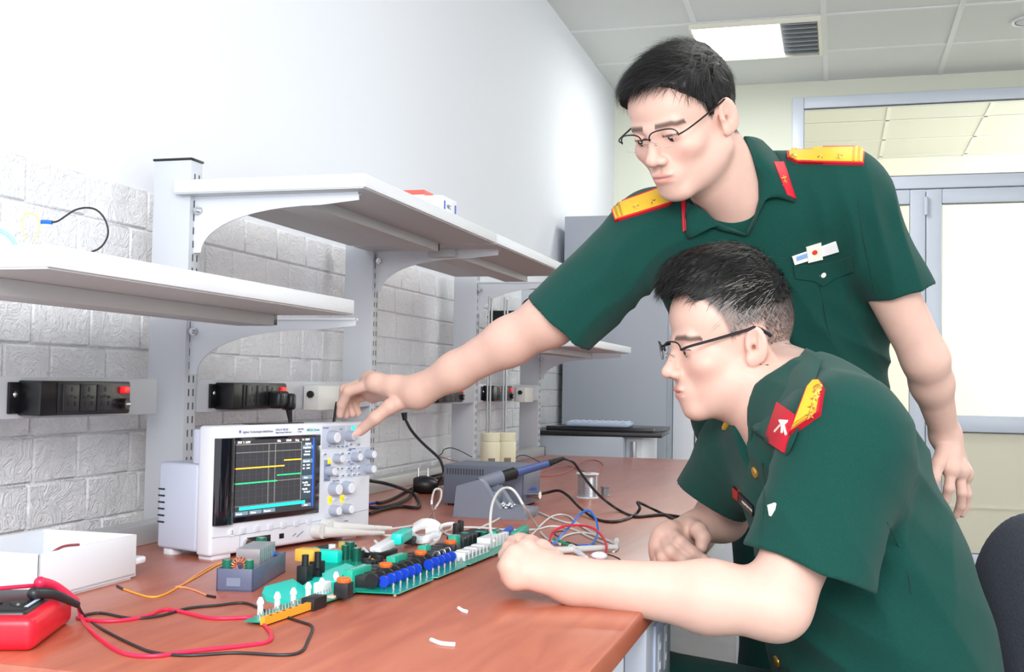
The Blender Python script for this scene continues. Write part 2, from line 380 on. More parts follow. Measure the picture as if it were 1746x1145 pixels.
# horizontal rails with sockets between the uprights
def hrail(y0, y1, lab):
    t = thing('socket_rail', lab, 'rail', (-1.165, y0, .969), group='socket rails')
    MB().bb((-.012, 0, 0), (.014, y1 - y0, .062), .002).build('rail', m_grey, t); return t
hrail(1.0, 1.765, 'grey horizontal rail left of the nearest post, carrying a black socket strip')
hrail(1.90, 2.72, 'grey horizontal rail behind the oscilloscope, carrying a black socket strip')
hrail(2.77, 3.595, 'grey horizontal rail mostly hidden behind the reaching forearm')
hrail(3.645, 4.43, 'grey horizontal rail behind the two steel rods')
msock = mat('socket_black', '#111215', .3)
def strip(y0, z0, lab, L=.30, plug=False):
    t = thing('socket_strip', lab, 'power strip', (-1.150, y0, z0), group='black socket strips')
    MB().bb((0, 0, .003), (.004, .03, .049), .001).build('mounting_flange', msock, t)
    MB().bb((0, L - .004, .003), (.004, L + .001, .049), .001).build('mounting_flange', msock, t)
    MB().bb((0, .022, 0), (.040, L, .052), .003).build('housing', msock, t)
    sc = MB().ball((.0055, .011, .031), (.003, .005, .005), n=10); sc.build('screw', m_chrome, t)
    p = MB().bb((.0395, .058, .003), (.0425, L - .004, .049), .001); p.build('face', mat('socket_face', '#1d1e22', .35), t)
    n = 3
    w = .047
    for i in range(n):
        a = .066 + i * (w + .004) * L / .30
        s = MB().bb((.042, a, .006), (.0455, a + w * L / .3, .047), .0015).build('outlet', mat('outlet_black', '#26272b', .4), t)
        h = MB(); c = a + w * L / .6
        h.bb((.0452, c - .002, .036), (.046, c + .002, .043))
        for s_ in (-1, 1): h.bb((.0452, c + s_ * .009 - .003, .025), (.046, c + s_ * .009 + .003, .029)).bb((.0452, c + s_ * .008 - .002, .014), (.046, c + s_ * .008 + .002, .021))
        h.bb((.0452, c - .003, .027), (.046, c + .003, .031)); h.build('outlet_hole', m_blackm, s)
    MB().box((.044, L - .022, .0385), (.006, .022, .011), .002).build('switch', mat('red_switch_lit', '#ff1020', .3, emit=.6), t)
    text('switch_mark', '- O', .008, mat('switch_mark', '#ffb070', .5), t, (.0475, L - .031, .0355), (pi / 2, 0, pi / 2))
    f = MB().cyl((.042, L - .024, .016), (.052, L - .024, .016), .009, .008, 18).build('fuse_holder', msock, t)
    MB().bb((.052, L - .030, .0145), (.0535, L - .018, .0175)).build('fuse_slot', m_chrome, f)
    return t
strip(1.386, .974, 'black three-outlet power strip at far left with red switch and fuse knob', .24)
strip(1.935, .974, 'black three-outlet power strip above the oscilloscope with a plug in it', .24)
strip(3.11, .974, 'black power strip with red switch under the reaching forearm', .24)
strip(3.66, .974, 'black power strip partly behind the two thin steel rods', .24)
def wbox(y0, lab):
    t = thing('junction_box', lab, 'junction box', (-1.150, y0, .966), group='white rail end boxes')
    MB().bb((0, 0, 0), (.038, .12, .056), .003).build('housing', mat('ivory_box', '#e2e3df', .45), t)
    MB().cyl((.019, -.006, .036), (.019, .004, .036), .008, n=12).build('screw_knob', m_blackp, t)
    return t
wbox(2.335, 'white junction box on the rail beside the reaching fingers')
wbox(4.085, 'white junction box on the rail, right of the steel rods')

# shelves
SX = -.795
def shelf(y0, y1, z, lab, xf=SX, beam=True, name='shelf', back=-1.175):
    t = thing(name, lab, 'shelf', ((back + xf) / 2, y0, z - .024), group='bench shelves')
    MB().bb((back, y0, z - .024), (xf, y1, z), .0015).build('shelf_board', m_light, t, world=True)
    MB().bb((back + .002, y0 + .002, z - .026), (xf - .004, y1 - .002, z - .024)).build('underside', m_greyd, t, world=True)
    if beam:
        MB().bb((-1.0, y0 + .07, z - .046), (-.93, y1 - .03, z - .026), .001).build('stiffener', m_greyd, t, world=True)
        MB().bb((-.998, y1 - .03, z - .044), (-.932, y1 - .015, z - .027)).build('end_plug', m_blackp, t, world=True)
    return t
def bracket(y, z, lab, far=True, Lx=.33):
    # curved steel bracket: deep at the post, thin towards the shelf front
    t = thing('shelf_bracket', lab, 'bracket', (-1.154, y, z - .13), group='shelf brackets')
    poly = [(0, .0), (0, .104), (Lx, .104), (Lx, .090)]
    for k in range(13):
        a = k / 12 * pi / 2; poly.append((.085 - .070 * sin(a) + (Lx - .15) * (1 - k / 12) ** 2 * .95, .083 - .083 * (1 - cos(a)) if k else .083))
    poly.append((.013, .0))
    M = Matrix(((1, 0, 0, 0), (0, 0, 1, 0), (0, 1, 0, 0), (0, 0, 0, 1)))
    MB().prism(poly, -.0015, .0015, M).build('bracket_plate', m_light, t)
    MB().bb((0, -.004, .100), (Lx, .012, .104)).build('bracket_flange', m_light, t)
    b = MB().cyl((.010, -.009, .078), (.010, .003, .078), .0075, n=12).cyl((.010, -.016, .078), (.010, -.009, .078), .004, n=10); b.build('wing_bolt', m_chrome, t)
    return t
shelf(1.015, 1.800, 1.171, 'lower left shelf holding the blue-tipped wire, end seen beside the nearest post')
bracket(1.872, 1.171, 'curved bracket on the nearest post under the lower left shelf')
shelf(1.835, 2.625, 1.396, 'upper grey shelf between the nearest and second posts, with two small cartons')
bracket(1.875, 1.396, 'curved bracket at the top of the nearest post')
shelf(2.642, 3.44, 1.396, 'upper grey shelf between the second and third posts')
bracket(2.745, 1.396, 'curved bracket at the top of the second post, clear of the arm')
bracket(3.62, 1.396, 'curved bracket at the top of the third post')
shelf(3.66, 4.43, 1.185, 'short lower far shelf carrying the black case', xf=-.78)
bracket(4.46, 1.185, 'curved bracket on the farthest post under the low far shelf')

# ================================================================ BACK OF ROOM
cb = thing('steel_cabinet', 'tall plain grey steel cabinet against the wall at the back', 'cabinet', (-.99, 5.3, 0))
mc = mat('cabinet_grey', '#abb1bb', .5)
MB().bb((-1.262, 5.3, 0), (-.765, 5.75, 1.838), .004).build('body', mc, cb, world=True)
MB().bb((-.7655, 5.32, .06), (-.757, 5.73, 1.80), .002).build('door', mc, cb, world=True)
lc = thing('low_cabinet', 'low pale grey cabinet in front of the tall steel cabinet', 'cabinet', (-1.0, 4.9, 0))
MB().bb((-1.255, 4.72, 0), (-.86, 5.22, .820), .006).build('body', mat('pale_blue_grey', '#b9c1cc', .5, var=.06, vscale=5), lc, world=True)
MB().bb((-.86, 4.80, 0), (-.79, 5.20, .820), .004).build('side_door', m_white, lc, world=True)
MB().cyl((-.825, 4.777, .02), (-.825, 4.777, .80), .012, n=12).build('handle_bar', m_chrome, lc, world=True)
b1 = solo('black_board', MB().box((-1.005, 4.93, .829), (.58, .42, .018), .002, Matrix.Rotation(radians(4), 3, 'Z')), m_blackp, 'large thin black board lying on the low cabinet', 'board')
b2 = solo('black_board', MB().box((-.965, 4.96, .847), (.47, .36, .018), .002, Matrix.Rotation(radians(-3), 3, 'Z')), mat('black_plastic_gloss', '#25262a', .25), 'smaller black board stacked on top of the large one', 'board')
bw = MB(); bw.box((-.985, 4.86, .868), (.27, .16, .022), .009, seg=3)
for i in range(9):
    for j in range(5): bw.ball((-1.10 + i * .029, 4.80 + j * .03, .878), (.009, .009, .005), n=8)
solo('bubble_wrap_packet', bw, mat('bubble_wrap', '#b6c6dc', .2, spec=.7), 'bluish bubble-wrapped packet on the black boards', 'packet')
wc = thing('white_cupboard', 'narrow white cupboard right of the grey steel cabinet', 'cupboard', (-.55, 5.6, 0))
MB().bb((-.755, 5.45, 0), (-.655, 5.85, 1.32), .004).build('door', m_white, wc, world=True, label='left white door')
MB().bb((-.648, 5.45, 0), (-.36, 5.85, 1.32), .004).build('body', m_white, wc, world=True)
MB().bb((-.720, 5.442, .95), (-.700, 5.452, 1.03), .003).build('handle', m_offwhite, wc, world=True)
# black case on the far low shelf
bc = thing('camera_case', 'soft black case sitting on the far low shelf', 'case', (-.98, 4.05, 1.185))
MB().box((-.02, .13, .085), (.26, .28, .17), .04, seg=4).build('body', mat('black_fabric', '#1d1f22', .85, bump=.3, bscale=400), bc)
MB().box((-.02, .13, .108), (.268, .288, .006), .002).build('zip', m_blackm, bc)
bk = thing('black_box', 'flat glossy black box behind the near steel rods on the shelf', 'box', (-1.02, 3.69, 1.185))
MB().bb((-.12, 0, 0), (.10, .17, .095), .006).build('body', m_blackp, bk)
MB().bb((-.122, -.001, .070), (.102, .171, .076), .001).build('lid_line', m_blackm, bk)
# office chair back, lower right
# ================================================================ OSCILLOSCOPE
sc = thing('oscilloscope', 'white digital oscilloscope with dark screen showing orange and green traces', 'oscilloscope', (-.9345, 1.590, TZ + .006), atan2(.961, .278))
m_sc = mat('scope_shell', '#e3e7f1', .38); m_sc2 = mat('scope_side', '#c3cadd', .45)
H = .203; WD = .389
b = MB(); b.bb((0, 0, .0), (WD, .034, H), .006, 3); b.build('front_bezel', m_sc, sc)
b = MB(); b.bb((.002, .034, .004), (WD - .002, .125, .142), .006, 3); b.bb((.004, .034, .142), (WD - .004, .050, H - .006), .003)
b.build('rear_housing', m_sc2, sc)
q = MB()
for i in range(6): q.bb((.0005, .108, .045 + i * .0105), (.003, .122, .0475 + i * .0105))
q.build('vent_slots', m_blackp, sc)
for x in (.02, .33):
    MB().bb((x - .012, .004, -.0065), (x + .028, .035, 0.001), .002).build('foot', m_sc, sc)
for x in (.02, .36): MB().bb((x - .012, .095, -.0065), (x + .012, .115, .005), .002).build('foot', m_sc, sc)
MB().bb((.09, .012, H - .001), (.22, .03, H + .0012), .001).build('handle_recess', m_blackm, sc)
# lower skirt seam
q = MB(); q.bb((.003, -.0006, .0245), (.062, .001, .0252)); q.bb((.062, -.0006, .0245), (.240, .001, .0335)); q.bb((.238, -.0006, .0335), (WD - .002, .001, .0343))
seam = mat('seam_grey', '#9aa3b8', .6)
def line(mb, a, c, w=.0006, y=-.0006):
    a, c = V((a[0], 0, a[1])), V((c[0], 0, c[1])); d = (c - a); n = V((-d.z, 0, d.x)).normalized() * w / 2
    mb.raw([a + n + V((0, y, 0)), c + n + V((0, y, 0)), c - n + V((0, y, 0)), a - n + V((0, y, 0)), a + n, c + n, c - n, a - n], [(0, 1, 2, 3), (0, 1, 5, 4), (3, 2, 6, 7), (0, 3, 7, 4), (1, 2, 6, 5)])
q = MB(); line(q, (.003, .030), (.062, .0285)); line(q, (.062, .0285), (.240, .034)); line(q, (.240, .034), (WD - .002, .043)); line(q, (.062, .0285), (.062, .004)); q.build('panel_seam', seam, sc)
# screen bezel: glossy black, bulging at the left
m_gloss = mat('screen_bezel_gloss', '#15161f', .08, coat=.6)
b = MB()
prof = []
for k in range(13):
    a = k / 12 * pi; prof.append((.0015 + .022 - .0215 * cos(a), -.001 - .0085 * sin(a)))
vs = []; n = len(prof)
for z in (.0485, .184):
    for x, y in prof: vs.append(V((x, y, z)))
fs = [(i, i + 1, n + i + 1, n + i) for i in range(n - 1)] + [tuple(range(n)), tuple(range(2 * n - 1, n - 1, -1))]
b.raw(vs, fs); b.bb((.030, -.0035, .0485), (.2455, .002, .184), .0015)
bz = b.build('screen_bezel', m_gloss, sc)
Y = -.0036
def flat(name, col, u0, v0, u1, v1, y, parent, em=.0, rough=.4):
    m = mat('scr_' + col + str(em), col, rough, emit=em)
    return MB().bb((u0, y, v0), (u1, Y, v1)).build(name, m, parent)
scr = MB().bb((.0455, Y - .0004, .0575), (.2335, Y, .1795)).build('screen', mat('screen_dark', '#3a3b40', .35, emit=.35), sc)
y2 = Y - .0007
def sl(name, mb, col, em): return mb.build(name, mat('glow_' + col, col, .5, emit=em), scr)
g = MB()
for x in (.1185, .1335): line(g, (x, .0755), (x, .172), .0007, y2)
line(g, (.0455, .1595), (.1965, .1595), .0007, y2); line(g, (.1965, .0755), (.1965, .1725), .001, y2); line(g, (.0455, .1725), (.1965, .1725), .001, y2)
line(g, (.138, .1105), (.1965, .1105), .0007, y2); line(g, (.0455, .0565 + .018), (.1965, .0745), .0006, y2)
sl('graticule', g, '#9a948a', .6)
g = MB()
for i in range(1, 10): line(g, (.0455 + .0151 * i, .0755), (.0455 + .0151 * i, .1725), .00025, y2)
for i in range(1, 8): line(g, (.0455, .0755 + .0121 * i), (.1965, .0755 + .0121 * i), .00025, y2)
sl('fine_grid', g, '#56565a', .5)
y2 -= .0002
g = MB(); line(g, (.0455, .1345), (.1555, .1345), .0019, y2); line(g, (.1545, .1435), (.1965, .1435), .0019, y2); sl('orange_trace', g, '#ffb52a', 1.3)
g = MB(); line(g, (.0455, .1105), (.139, .1105), .0019, y2); line(g, (.139, .1195), (.1965, .1195), .0019, y2); sl('green_trace', g, '#25d878', 1.1)
g = MB(); line(g, (.055, .0705), (.208, .0705), .0052, y2); sl('status_bar', g, '#1fd6c0', 1.0)
g = MB(); line(g, (.2265, .0615), (.2265, .1785), .0032, y2); sl('side_stripe', g, '#1a55d8', .9)
g = MB(); g.bb((.1985, y2, .0755), (.2245, Y, .1725)); sl('menu_column', g, '#34434f', .6)
y3 = y2 - .0002
for z in (.160, .1365, .1085): sl('menu_tab', MB().bb((.199, y3, z), (.2240, Y, z + .0065)), '#6f8596', .5)
for i in range(3): sl('menu_tab', MB().bb((.046 + i * .031, y3, .0600), (.074 + i * .031, Y, .0660)), '#6f8596', .5)
sl('menu_tab', MB().bb((.200, y3, .0625), (.222, Y, .068)), '#6f8596', .5)
m_tx = mat('screen_text', '#f0f0f0', .5, emit=1)
for s_, x, z, h in (('10V/  2  5.0V/', .047, .1745, .005), ('0.0s', .137, .1745, .005), ('500.0/', .158, .1745, .005), ('Stop', .180, .1745, .005), ('f 1  STAT', .197, .1745, .0048),
                    ('Agilent', .2045, .1675, .0052), ('Acquisition', .200, .1612, .0040), ('Normal', .204, .1545, .0042), ('100MSa/s', .201, .1492, .0042), ('Channels', .201, .138, .0042), ('DC   10.0:1', .200, .1315, .0038), ('DC   10.0:1', .200, .126, .0038), ('Meas', .204, .110, .0044),
                    ('Freq(1):', .200, .102, .0042), ('No edges', .204, .0975, .004), ('Max(1):', .200, .091, .0042), ('No signal', .204, .086, .004), ('Source', .048, .0612, .0044), ('Select:', .080, .0612, .0044), ('Measure', .110, .0612, .0044), ('Menu', .205, .0636, .004)):
    text('screen_text', s_, h, m_tx, scr, (x, y3 - .0002, z))
# front lettering
m_ink = mat('front_ink', '#4c5a80', .6)
for s_, x, z, h in (('Agilent Technologies', .062, .1905, .0052), ('InfiniiVision', .107, .1905, .0052), ('DSO-X 2012A', .137, .1925, .0050), ('Digital Storage Oscilloscope', .137, .1885, .0033), ('100 MHz', .190, .1925, .0042), ('2 GSa/s', .190, .1885, .0033)):
    text('front_lettering', s_, h, m_ink, sc, (x, -.0002, z))
text('front_lettering', 'MEGA Zoom', .0058, mat('teal_ink', '#1ea6a0', .5), sc, (.213, -.0002, .190), bold=.0001)
lg = MB()
for k in range(8): a = k * pi / 4; line(lg, (.0565, .193), (.0565 + .003 * cos(a), .193 + .003 * sin(a)), .0006, -.0004)
lg.build('maker_spark_emblem', mat('blue_ink', '#2f6fd0', .5), sc)
# shaded control zones
z_ = mat('control_zone', '#c2cadb', .5)
MB().bb((.252, -.0006, .158), (.312, .001, .198), .0003).build('control_zone', z_, sc)
MB().bb((.312, -.0006, .172), (.348, .001, .198), .0003).build('control_zone', z_, sc)
MB().bb((.318, -.0006, .105), (.386, .001, .157), .0003).build('control_zone', z_, sc)
MB().bb((.259, -.0008, .101), (.2755, .001, .1385), .0003).build('entry_zone', mat('entry_zone', '#8e9ab4', .5), sc)
m_knob = mat('knob_grey', '#a9b1c2', .45); m_kf = mat('knob_face', '#e8ebf2', .35)
def knob(x, z, r, h=.017):
    kb = MB(); n = 36; vs = []
    for yy, rr in ((0, r * 1.03), (-h * .25, r), (-h * .92, r * .93), (-h, r * .82)):
        for i in range(n): a = 2 * pi * i / n; q_ = rr * (1 - (.05 if i % 2 and yy > -h * .95 else 0)); vs.append(V((x + q_ * cos(a), yy, z + q_ * sin(a))))
    kb.raw(vs, [(k * n + i, k * n + (i + 1) % n, (k + 1) * n + (i + 1) % n, (k + 1) * n + i) for k in range(3) for i in range(n)] + [tuple(range(3 * n, 4 * n))])
    k_ = kb.build('knob', m_knob, sc)
    MB().cyl((x, -h, z), (x, -h - .0008, z), r * .78, r * .7, 24).build('knob_face', m_kf, k_)
for x, z, r in ((.274, .178, .0118), (.320, .179, .0098), (.289, .140, .0085), (.338, .141, .0085), (.377, .144, .0085), (.269, .119, .0085), (.377, .117, .0085), (.282, .087, .0118), (.316, .087, .0118), (.283, .0495, .0095), (.317, .0495, .0095)):
    knob(x, z, r)
m_btn = mat('button_grey', '#d5dae6', .4); m_y = mat('yellow_lit_key', '#ffd21a', .4, emit=.5); m_gl = mat('key_label', '#5e6a86', .6)
def key(x, z, w=.009, h=.006, m=None, name='button'): 
    k_ = MB().bb((x - w / 2, -.0022, z - h / 2), (x + w / 2, .001, z + h / 2), .0012).build(name, m or m_btn, sc); return k_
for x in (.068, .099, .130, .161, .192, .223): key(x, .0345, .012, .010)
pb = MB().cyl((.0435, -.0025, .034), (.0435, .001, .034), .0062, n=20).build('power_button', m_kf, sc)
q = MB(); line(q, (.0435, .034), (.0435, .038), .0012, -.0029); line(q, (.041, .0322), (.046, .0322), .001, -.0029); q.build('power_mark', m_gl, pb)
for x, z in ((.328, .164), (.350, .163), (.293, .161), (.304, .161), (.316, .161), (.259, .149), (.305, .148), (.323, .148), (.353, .150), (.323, .133), (.305, .122), (.293, .122), (.323, .121), (.338, .121), (.352, .121), (.293, .109), (.308, .109), (.323, .109), (.338, .109), (.352, .134), (.352, .109)):
    k_ = key(x, z, .0085, .0062)
    MB().bb((x - .0028, -.0026, z - .0012), (x + .0028, -.0021, z + .0004)).build('key_mark', m_gl, k_)
key(.272, .1355, .008, .008, m_y, 'lit_button')
for x, s_ in ((.276, '1'), (.309, '2')):
    k_ = key(x, .0678, .008, .013, m_y, 'lit_button'); text('channel_number', s_, .007, m_gl, k_, (x - .002, -.0026, .0655))
    key(x + .013, .0685, .009, .006)
for s_, x, z in (('Horizontal', .254, .1935), ('Horiz', .268, .1615), ('Zero', .298, .1905), ('Run Control', .3255, .1545), ('Trigger', .322, .1525), ('Measure', .328, .127), ('Waveform', .262, .128), ('File', .330, .115), ('Entry', .261, .1035), ('Push to Select', .282, .0995)):
    text('control_lettering', s_, .0032, m_ink, sc, (x, -.0009, z))
gl = MB().bb((.330, -.0024, .181), (.352, .001, .196), .0015).build('run_stop_button', mat('green_lit_key', '#3fe0c8', .35, emit=.7), sc)
# lower connectors
ub = MB().bb((.078, -.0006, .0075), (.132, .002, .0225), .001).build('demo_terminal_recess', m_blackm, sc)
MB().cyl((.077, -.006, .0135), (.077, .001, .0135), .0075, n=20).build('ground_terminal', m_chrome, sc)
MB().bb((.152, -.001, .013), (.163, .002, .0215), .0008).build('usb_port', m_blackp, sc)
q = MB()
for x0, z0 in ((.184, .014), (.194, .012), (.202, .016)): line(q, (x0, z0), (x0 + .008, z0 + .004), .0008, -.0009)
q.build('front_mark', m_gl, sc)
text('front_lettering', '1 MOhm', .0035, m_ink, sc, (.315, -.0002, .026)); text('front_lettering', '75 Vrms', .0035, m_ink, sc, (.325, -.0002, .020))
# probe plugs on the two inputs (held by the scope, their leads belong to each probe)
def sw(x, y, z): return frame(sc) @ V((x, y, z))
PC = []
def path(pts, r, z0=TZ):                                       # (px,py) rests on the bench, (px,py,depth) hangs in the air, Vector = world
    out = []
    for p in pts:
        if isinstance(p, V): out.append(p)
        elif len(p) == 2: out.append(T(p[0], p[1], z0 + r))
        else: out.append(P(*p))
    return out
def wire(name, pts, r, m, label, cat='cable', z0=TZ, group=None, n=8, build=True, sm=6):
    pp = path(pts, r, z0); mb = MB().tube(pp, r, n, sm)
    return solo(name, mb, m, label, cat, group)
def probe_plug(x, z, ln, tipz):
    mb = MB(); a = sw(x, -.002, z); c = sw(x + .012, -.030, z - .001); d = sw(x + ln * .75, -.050, tipz); e = sw(x + ln, -.052, tipz)
    return a, c, d, e
def probe(name, x, z, cable, lab):
    root = thing(name, lab, 'probe', tuple(sw(x, -.03, 0)), group='oscilloscope probes')
    a, c = sw(x, -.001, z), sw(x, -.020, z)
    MB().cyl(a, c, .0135, .0125, 24).build('connector_body', m_whitec, root, world=True)
    d = sw(x + .058, -.034, z - .006); e = sw(x + .095, -.038, z - .010)
    MB().tube([sw(x, -.018, z), sw(x + .015, -.026, z - .002), d, e], lambda t: .0115 - .0065 * t, 14, 6).build('plug_body', m_whitec, root, world=True)
    rr = MB()
    for i in range(7):
        p = e.lerp(sw(x + .135, -.040, z - .014), i / 6); p2 = e.lerp(sw(x + .135, -.040, z - .014), i / 6 + .09)
        rr.cyl(p, p2, .0052 - .0002 * i, n=12)
    rr.cyl(e, sw(x + .137, -.040, z - .014), .0038, n=12); rr.build('strain_relief', m_whitec, root, world=True)
    end = sw(x + .135, -.040, z - .014)
    pp = [end] + path(cable, .0021)
    MB().tube(pp, .0021, 8, 6).build('lead', m_whitec, root, world=True)
    return root
pr1 = probe('scope_probe', .262, .024, [(632, 904), (667, 901), (709, 894), (731, 882), (742, 866, 2.12), (751, 850, 2.22), (752, 836, 2.28), (746, 833, 2.29), (740, 837, 2.26), (736, 858, 2.15), (741, 886), (752, 903), (765, 911), (785, 913)], 'white probe plugged in the right input, its lead rising in a tall loop')
pr2 = probe('scope_probe', .240, .018, [(654, 912), (695, 912), (744, 911), (761, 905), (786, 899), (819, 899), (870, 903), (914, 902), (936, 897), (961, 898), (985, 905), (1002, 914), (1030, 925), (1052, 932)], 'white probe plugged in the left input, its lead running low to the right')
text('probe_mark', ',', .008, m_blackm, pr2, (0, 0, 0), world=Matrix.Identity(4)) if 0 else None

# ================================================================ FRONT-LEFT ITEMS
def loc_root(name, lab, cat, p, **k): return thing(name, lab, cat, tuple(p), **k)
# white open plastic box
wbx = thing('plastic_box', 'open white plastic box at left with a tab at its right end', 'box', (-1.02, 1.315, TZ))
mw = mat('box_white', '#dfe3ea', .4)
b = MB(); x0, x1, y0, y1, hz = -1.105, -.950, 1.213, 1.418, .062
Z = TZ
b.bb((x0, y0, Z + .004), (x1, y0 + .003, Z + hz), .001).bb((x0, y1 - .003, Z + .004), (x1, y1, Z + hz), .001).bb((x0, y0, Z + .004), (x0 + .003, y1, Z + hz), .001).bb((x1 - .003, y0, Z + .004), (x1, y1, Z + hz), .001)
b.bb((x0, y0, Z + .004), (x1, y1, Z + .008)); b.bb((x0 + .006, y0 + .006, Z), (x1 - .004, y1 - .006, Z + .006))
b.build('shell', mw, wbx, world=True)
MB().bb((x0 + .03, y1 - .002, Z + .018), (x1 - .002, y1 + .028, Z + .028), .003).build('tab', mw, wbx, world=True)
for xx, yy in ((x1 - .006, y0 + .006), (x1 - .006, y1 - .006)): MB().cyl((xx, yy, Z + .006), (xx, yy, Z + hz - .002), .006, n=12).build('corner_post', mw, wbx, world=True)
MB().tube([(-1.0, 1.235, Z + .0605), (-1.0, 1.26, Z + .062), (-1.005, 1.29, Z + .063)], .0016).build
wire('wire_pair', [V((-1.03, 1.285, Z + .0105)), V((-1.03, 1.31, Z + .018)), V((-1.032, 1.33, Z + .035)), V((-1.03, 1.36, Z + .047)), V((-1.028, 1.395, Z + .046))], .0019, mat('dark_red_wire', '#a04048', .45), 'short dark red wire standing in the open white box', 'wire')
wire('yellow_wire', [V((-1.026, 1.262, Z + .010)), V((-1.024, 1.28, Z + .011)), V((-1.026, 1.30, Z + .030)), V((-1.027, 1.325, Z + .037)), V((-1.022, 1.34, Z + .034))], .0016, mat('yellow_wire', '#e8c23a', .45), 'short yellow wire beside the dark red one in the white box', 'wire')

# red multimeter
mm = thing('multimeter', 'red-cased black-faced multimeter at the bottom left corner', 'multimeter', (-.87, 1.06, TZ), radians(0))
# footprint: near corner (-.79,1.005), far corner (-.845,1.145)
A = V((-.790, 1.005)); B_ = V((-.846, 1.142)); dr = (B_ - A).normalized(); nr = V((-dr.y, dr.x)) ; nr = nr if nr.x < 0 else -nr
def mmp(u, v, z): p = A + dr * u + nr * v; return V((p.x, p.y, TZ + z))
L_ = (B_ - A).length
def slab(mb, u0, u1, v0, v1, z0, z1, bev, seg=3):
    rot = Matrix((( dr.x, nr.x, 0), (dr.y, nr.y, 0), (0, 0, 1)))
    c = mmp((u0 + u1) / 2, (v0 + v1) / 2, (z0 + z1) / 2); mb.box(c, (u1 - u0, v1 - v0, z1 - z0), bev, rot, seg); return mb
slab(MB(), 0, L_, 0, .26, 0, .036, .010, 4).build('red_case', mat('multimeter_red', '#e2182f', .35), mm, world=True)
slab(MB(), .010, L_ - .012, .012, .25, .030, .0405, .005).build('black_face', mat('meter_face', '#202124', .35), mm, world=True)
sd = MB()
for u_, v_ in ((.045, .03), (.045, .055)): sd.cyl(mmp(u_, v_, .040), mmp(u_, v_, .043), .009, .008, 18)
sd.build('input_jack', m_blackp, mm, world=True)
MB().cyl(mmp(.07, .11, .040), mmp(.07, .11, .047), .022, .020, 28).build('range_dial', m_blackp, mm, world=True)
slab(MB(), .025, L_ - .03, .155, .215, .039, .0415, .001).build('display', mat('lcd_grey', '#8a9488', .2), mm, world=True)
slab(MB(), .030, .10, .016, .020, .0402, .0409, .0002).build('face_lettering', mat('face_ink', '#b9c6da', .5), mm, world=True)
def z3(x, y): return (x / 3.118, y / 3.118 + 860)
def lead(name, plug, pts, r, m, lab):
    t = thing(name, lab, 'test lead', tuple(T(*pts[1])), group='multimeter test leads')
    MB().tube(path(pts, r), r, 10, 7).build('wire', m, t, world=True)
    MB().tube(plug, lambda s: .0068 - .0028 * s, 12, 5).ball(plug[0], .0070, n=14).build('banana_plug', m, t, world=True)
    return t
m_pink = mat('test_lead_red', '#e0244e', .38); m_blk = mat('test_lead_black', '#26262a', .4)
bp0 = mmp(.070, .022, .047); bp1 = mmp(.088, .006, .043); bp2 = mmp(.118, -.012, .026)
lead('test_lead', [bp0, bp1, bp2], [bp2, z3(455, 600), z3(560, 670), z3(720, 750), z3(830, 787), z3(1000, 800), z3(1250, 787), z3(1500, 798), z3(1600, 780), z3(1635, 725), z3(1660, 650), z3(1600, 622), z3(1500, 590), z3(1400, 560), z3(1300, 522), z3(1150, 535), z3(1000, 550), z3(850, 590), z3(700, 603), z3(560, 578), z3(500, 577), z3(420, 592)], .0017, m_blk, 'black test lead looping over the bench from the multimeter')
rp0 = mmp(.120, .030, .050); rp1 = mmp(.140, .018, .042); rp2 = mmp(.156, -.002, .022)
lead('test_lead', [rp0, rp1, rp2], [rp2, z3(440, 612), z3(500, 685), z3(600, 760), z3(690, 797), z3(830, 803), z3(1000, 780), z3(1300, 748), z3(1420, 728), z3(1443, 690), z3(1400, 635), z3(1340, 600), z3(1130, 603), z3(950, 565), z3(870, 557), z3(780, 590), z3(700, 607), z3(600, 617), z3(490, 615), z3(410, 598)], .0022, m_pink, 'pinkish red test lead looping over the bench from the multimeter')
wire('test_lead_wire', [mmp(.02, .26, .046), mmp(.05, .17, .050), mmp(.085, .09, .048), mmp(.112, .05, .047), mmp(.135, .03, .045)], .0023, m_pink, 'red wire stretch lying across the black multimeter face', 'wire')
# yellow/orange wires from the module
wo = thing('jumper_wire', 'yellow jumper wire ending in a black pin near the white box', 'wire', tuple(T(*z3(800, 490))))
yw = mat('jumper_yellow', '#f0a830', .4)
MB().tube(path([z3(1215, 300), z3(1150, 322), z3(1050, 380), z3(960, 430), z3(870, 478), z3(800, 490), z3(720, 470), z3(655, 447)], .0013), .0013, 8, 6).build('wire', yw, wo, world=True)
MB().tube(path([z3(655, 447), z3(622, 430)], .0016), .0016, 8, 1).build('pin', m_blackp, wo, world=True)
wo = thing('jumper_wire', 'short orange jumper wire crossing the yellow one, black pin', 'wire', tuple(T(*z3(1040, 455))))
MB().tube(path([z3(1225, 290), z3(1140, 318), z3(1040, 375), z3(965, 428), z3(935, 436), z3(985, 440), z3(1050, 460), z3(1105, 484)], .0013), .0012, 8, 6).build('wire', mat('jumper_orange', '#f0a070', .4), wo, world=True)
MB().tube(path([z3(1100, 482), z3(1145, 490)], .0016), .0016, 8, 1).build('pin', m_blackp, wo, world=True)

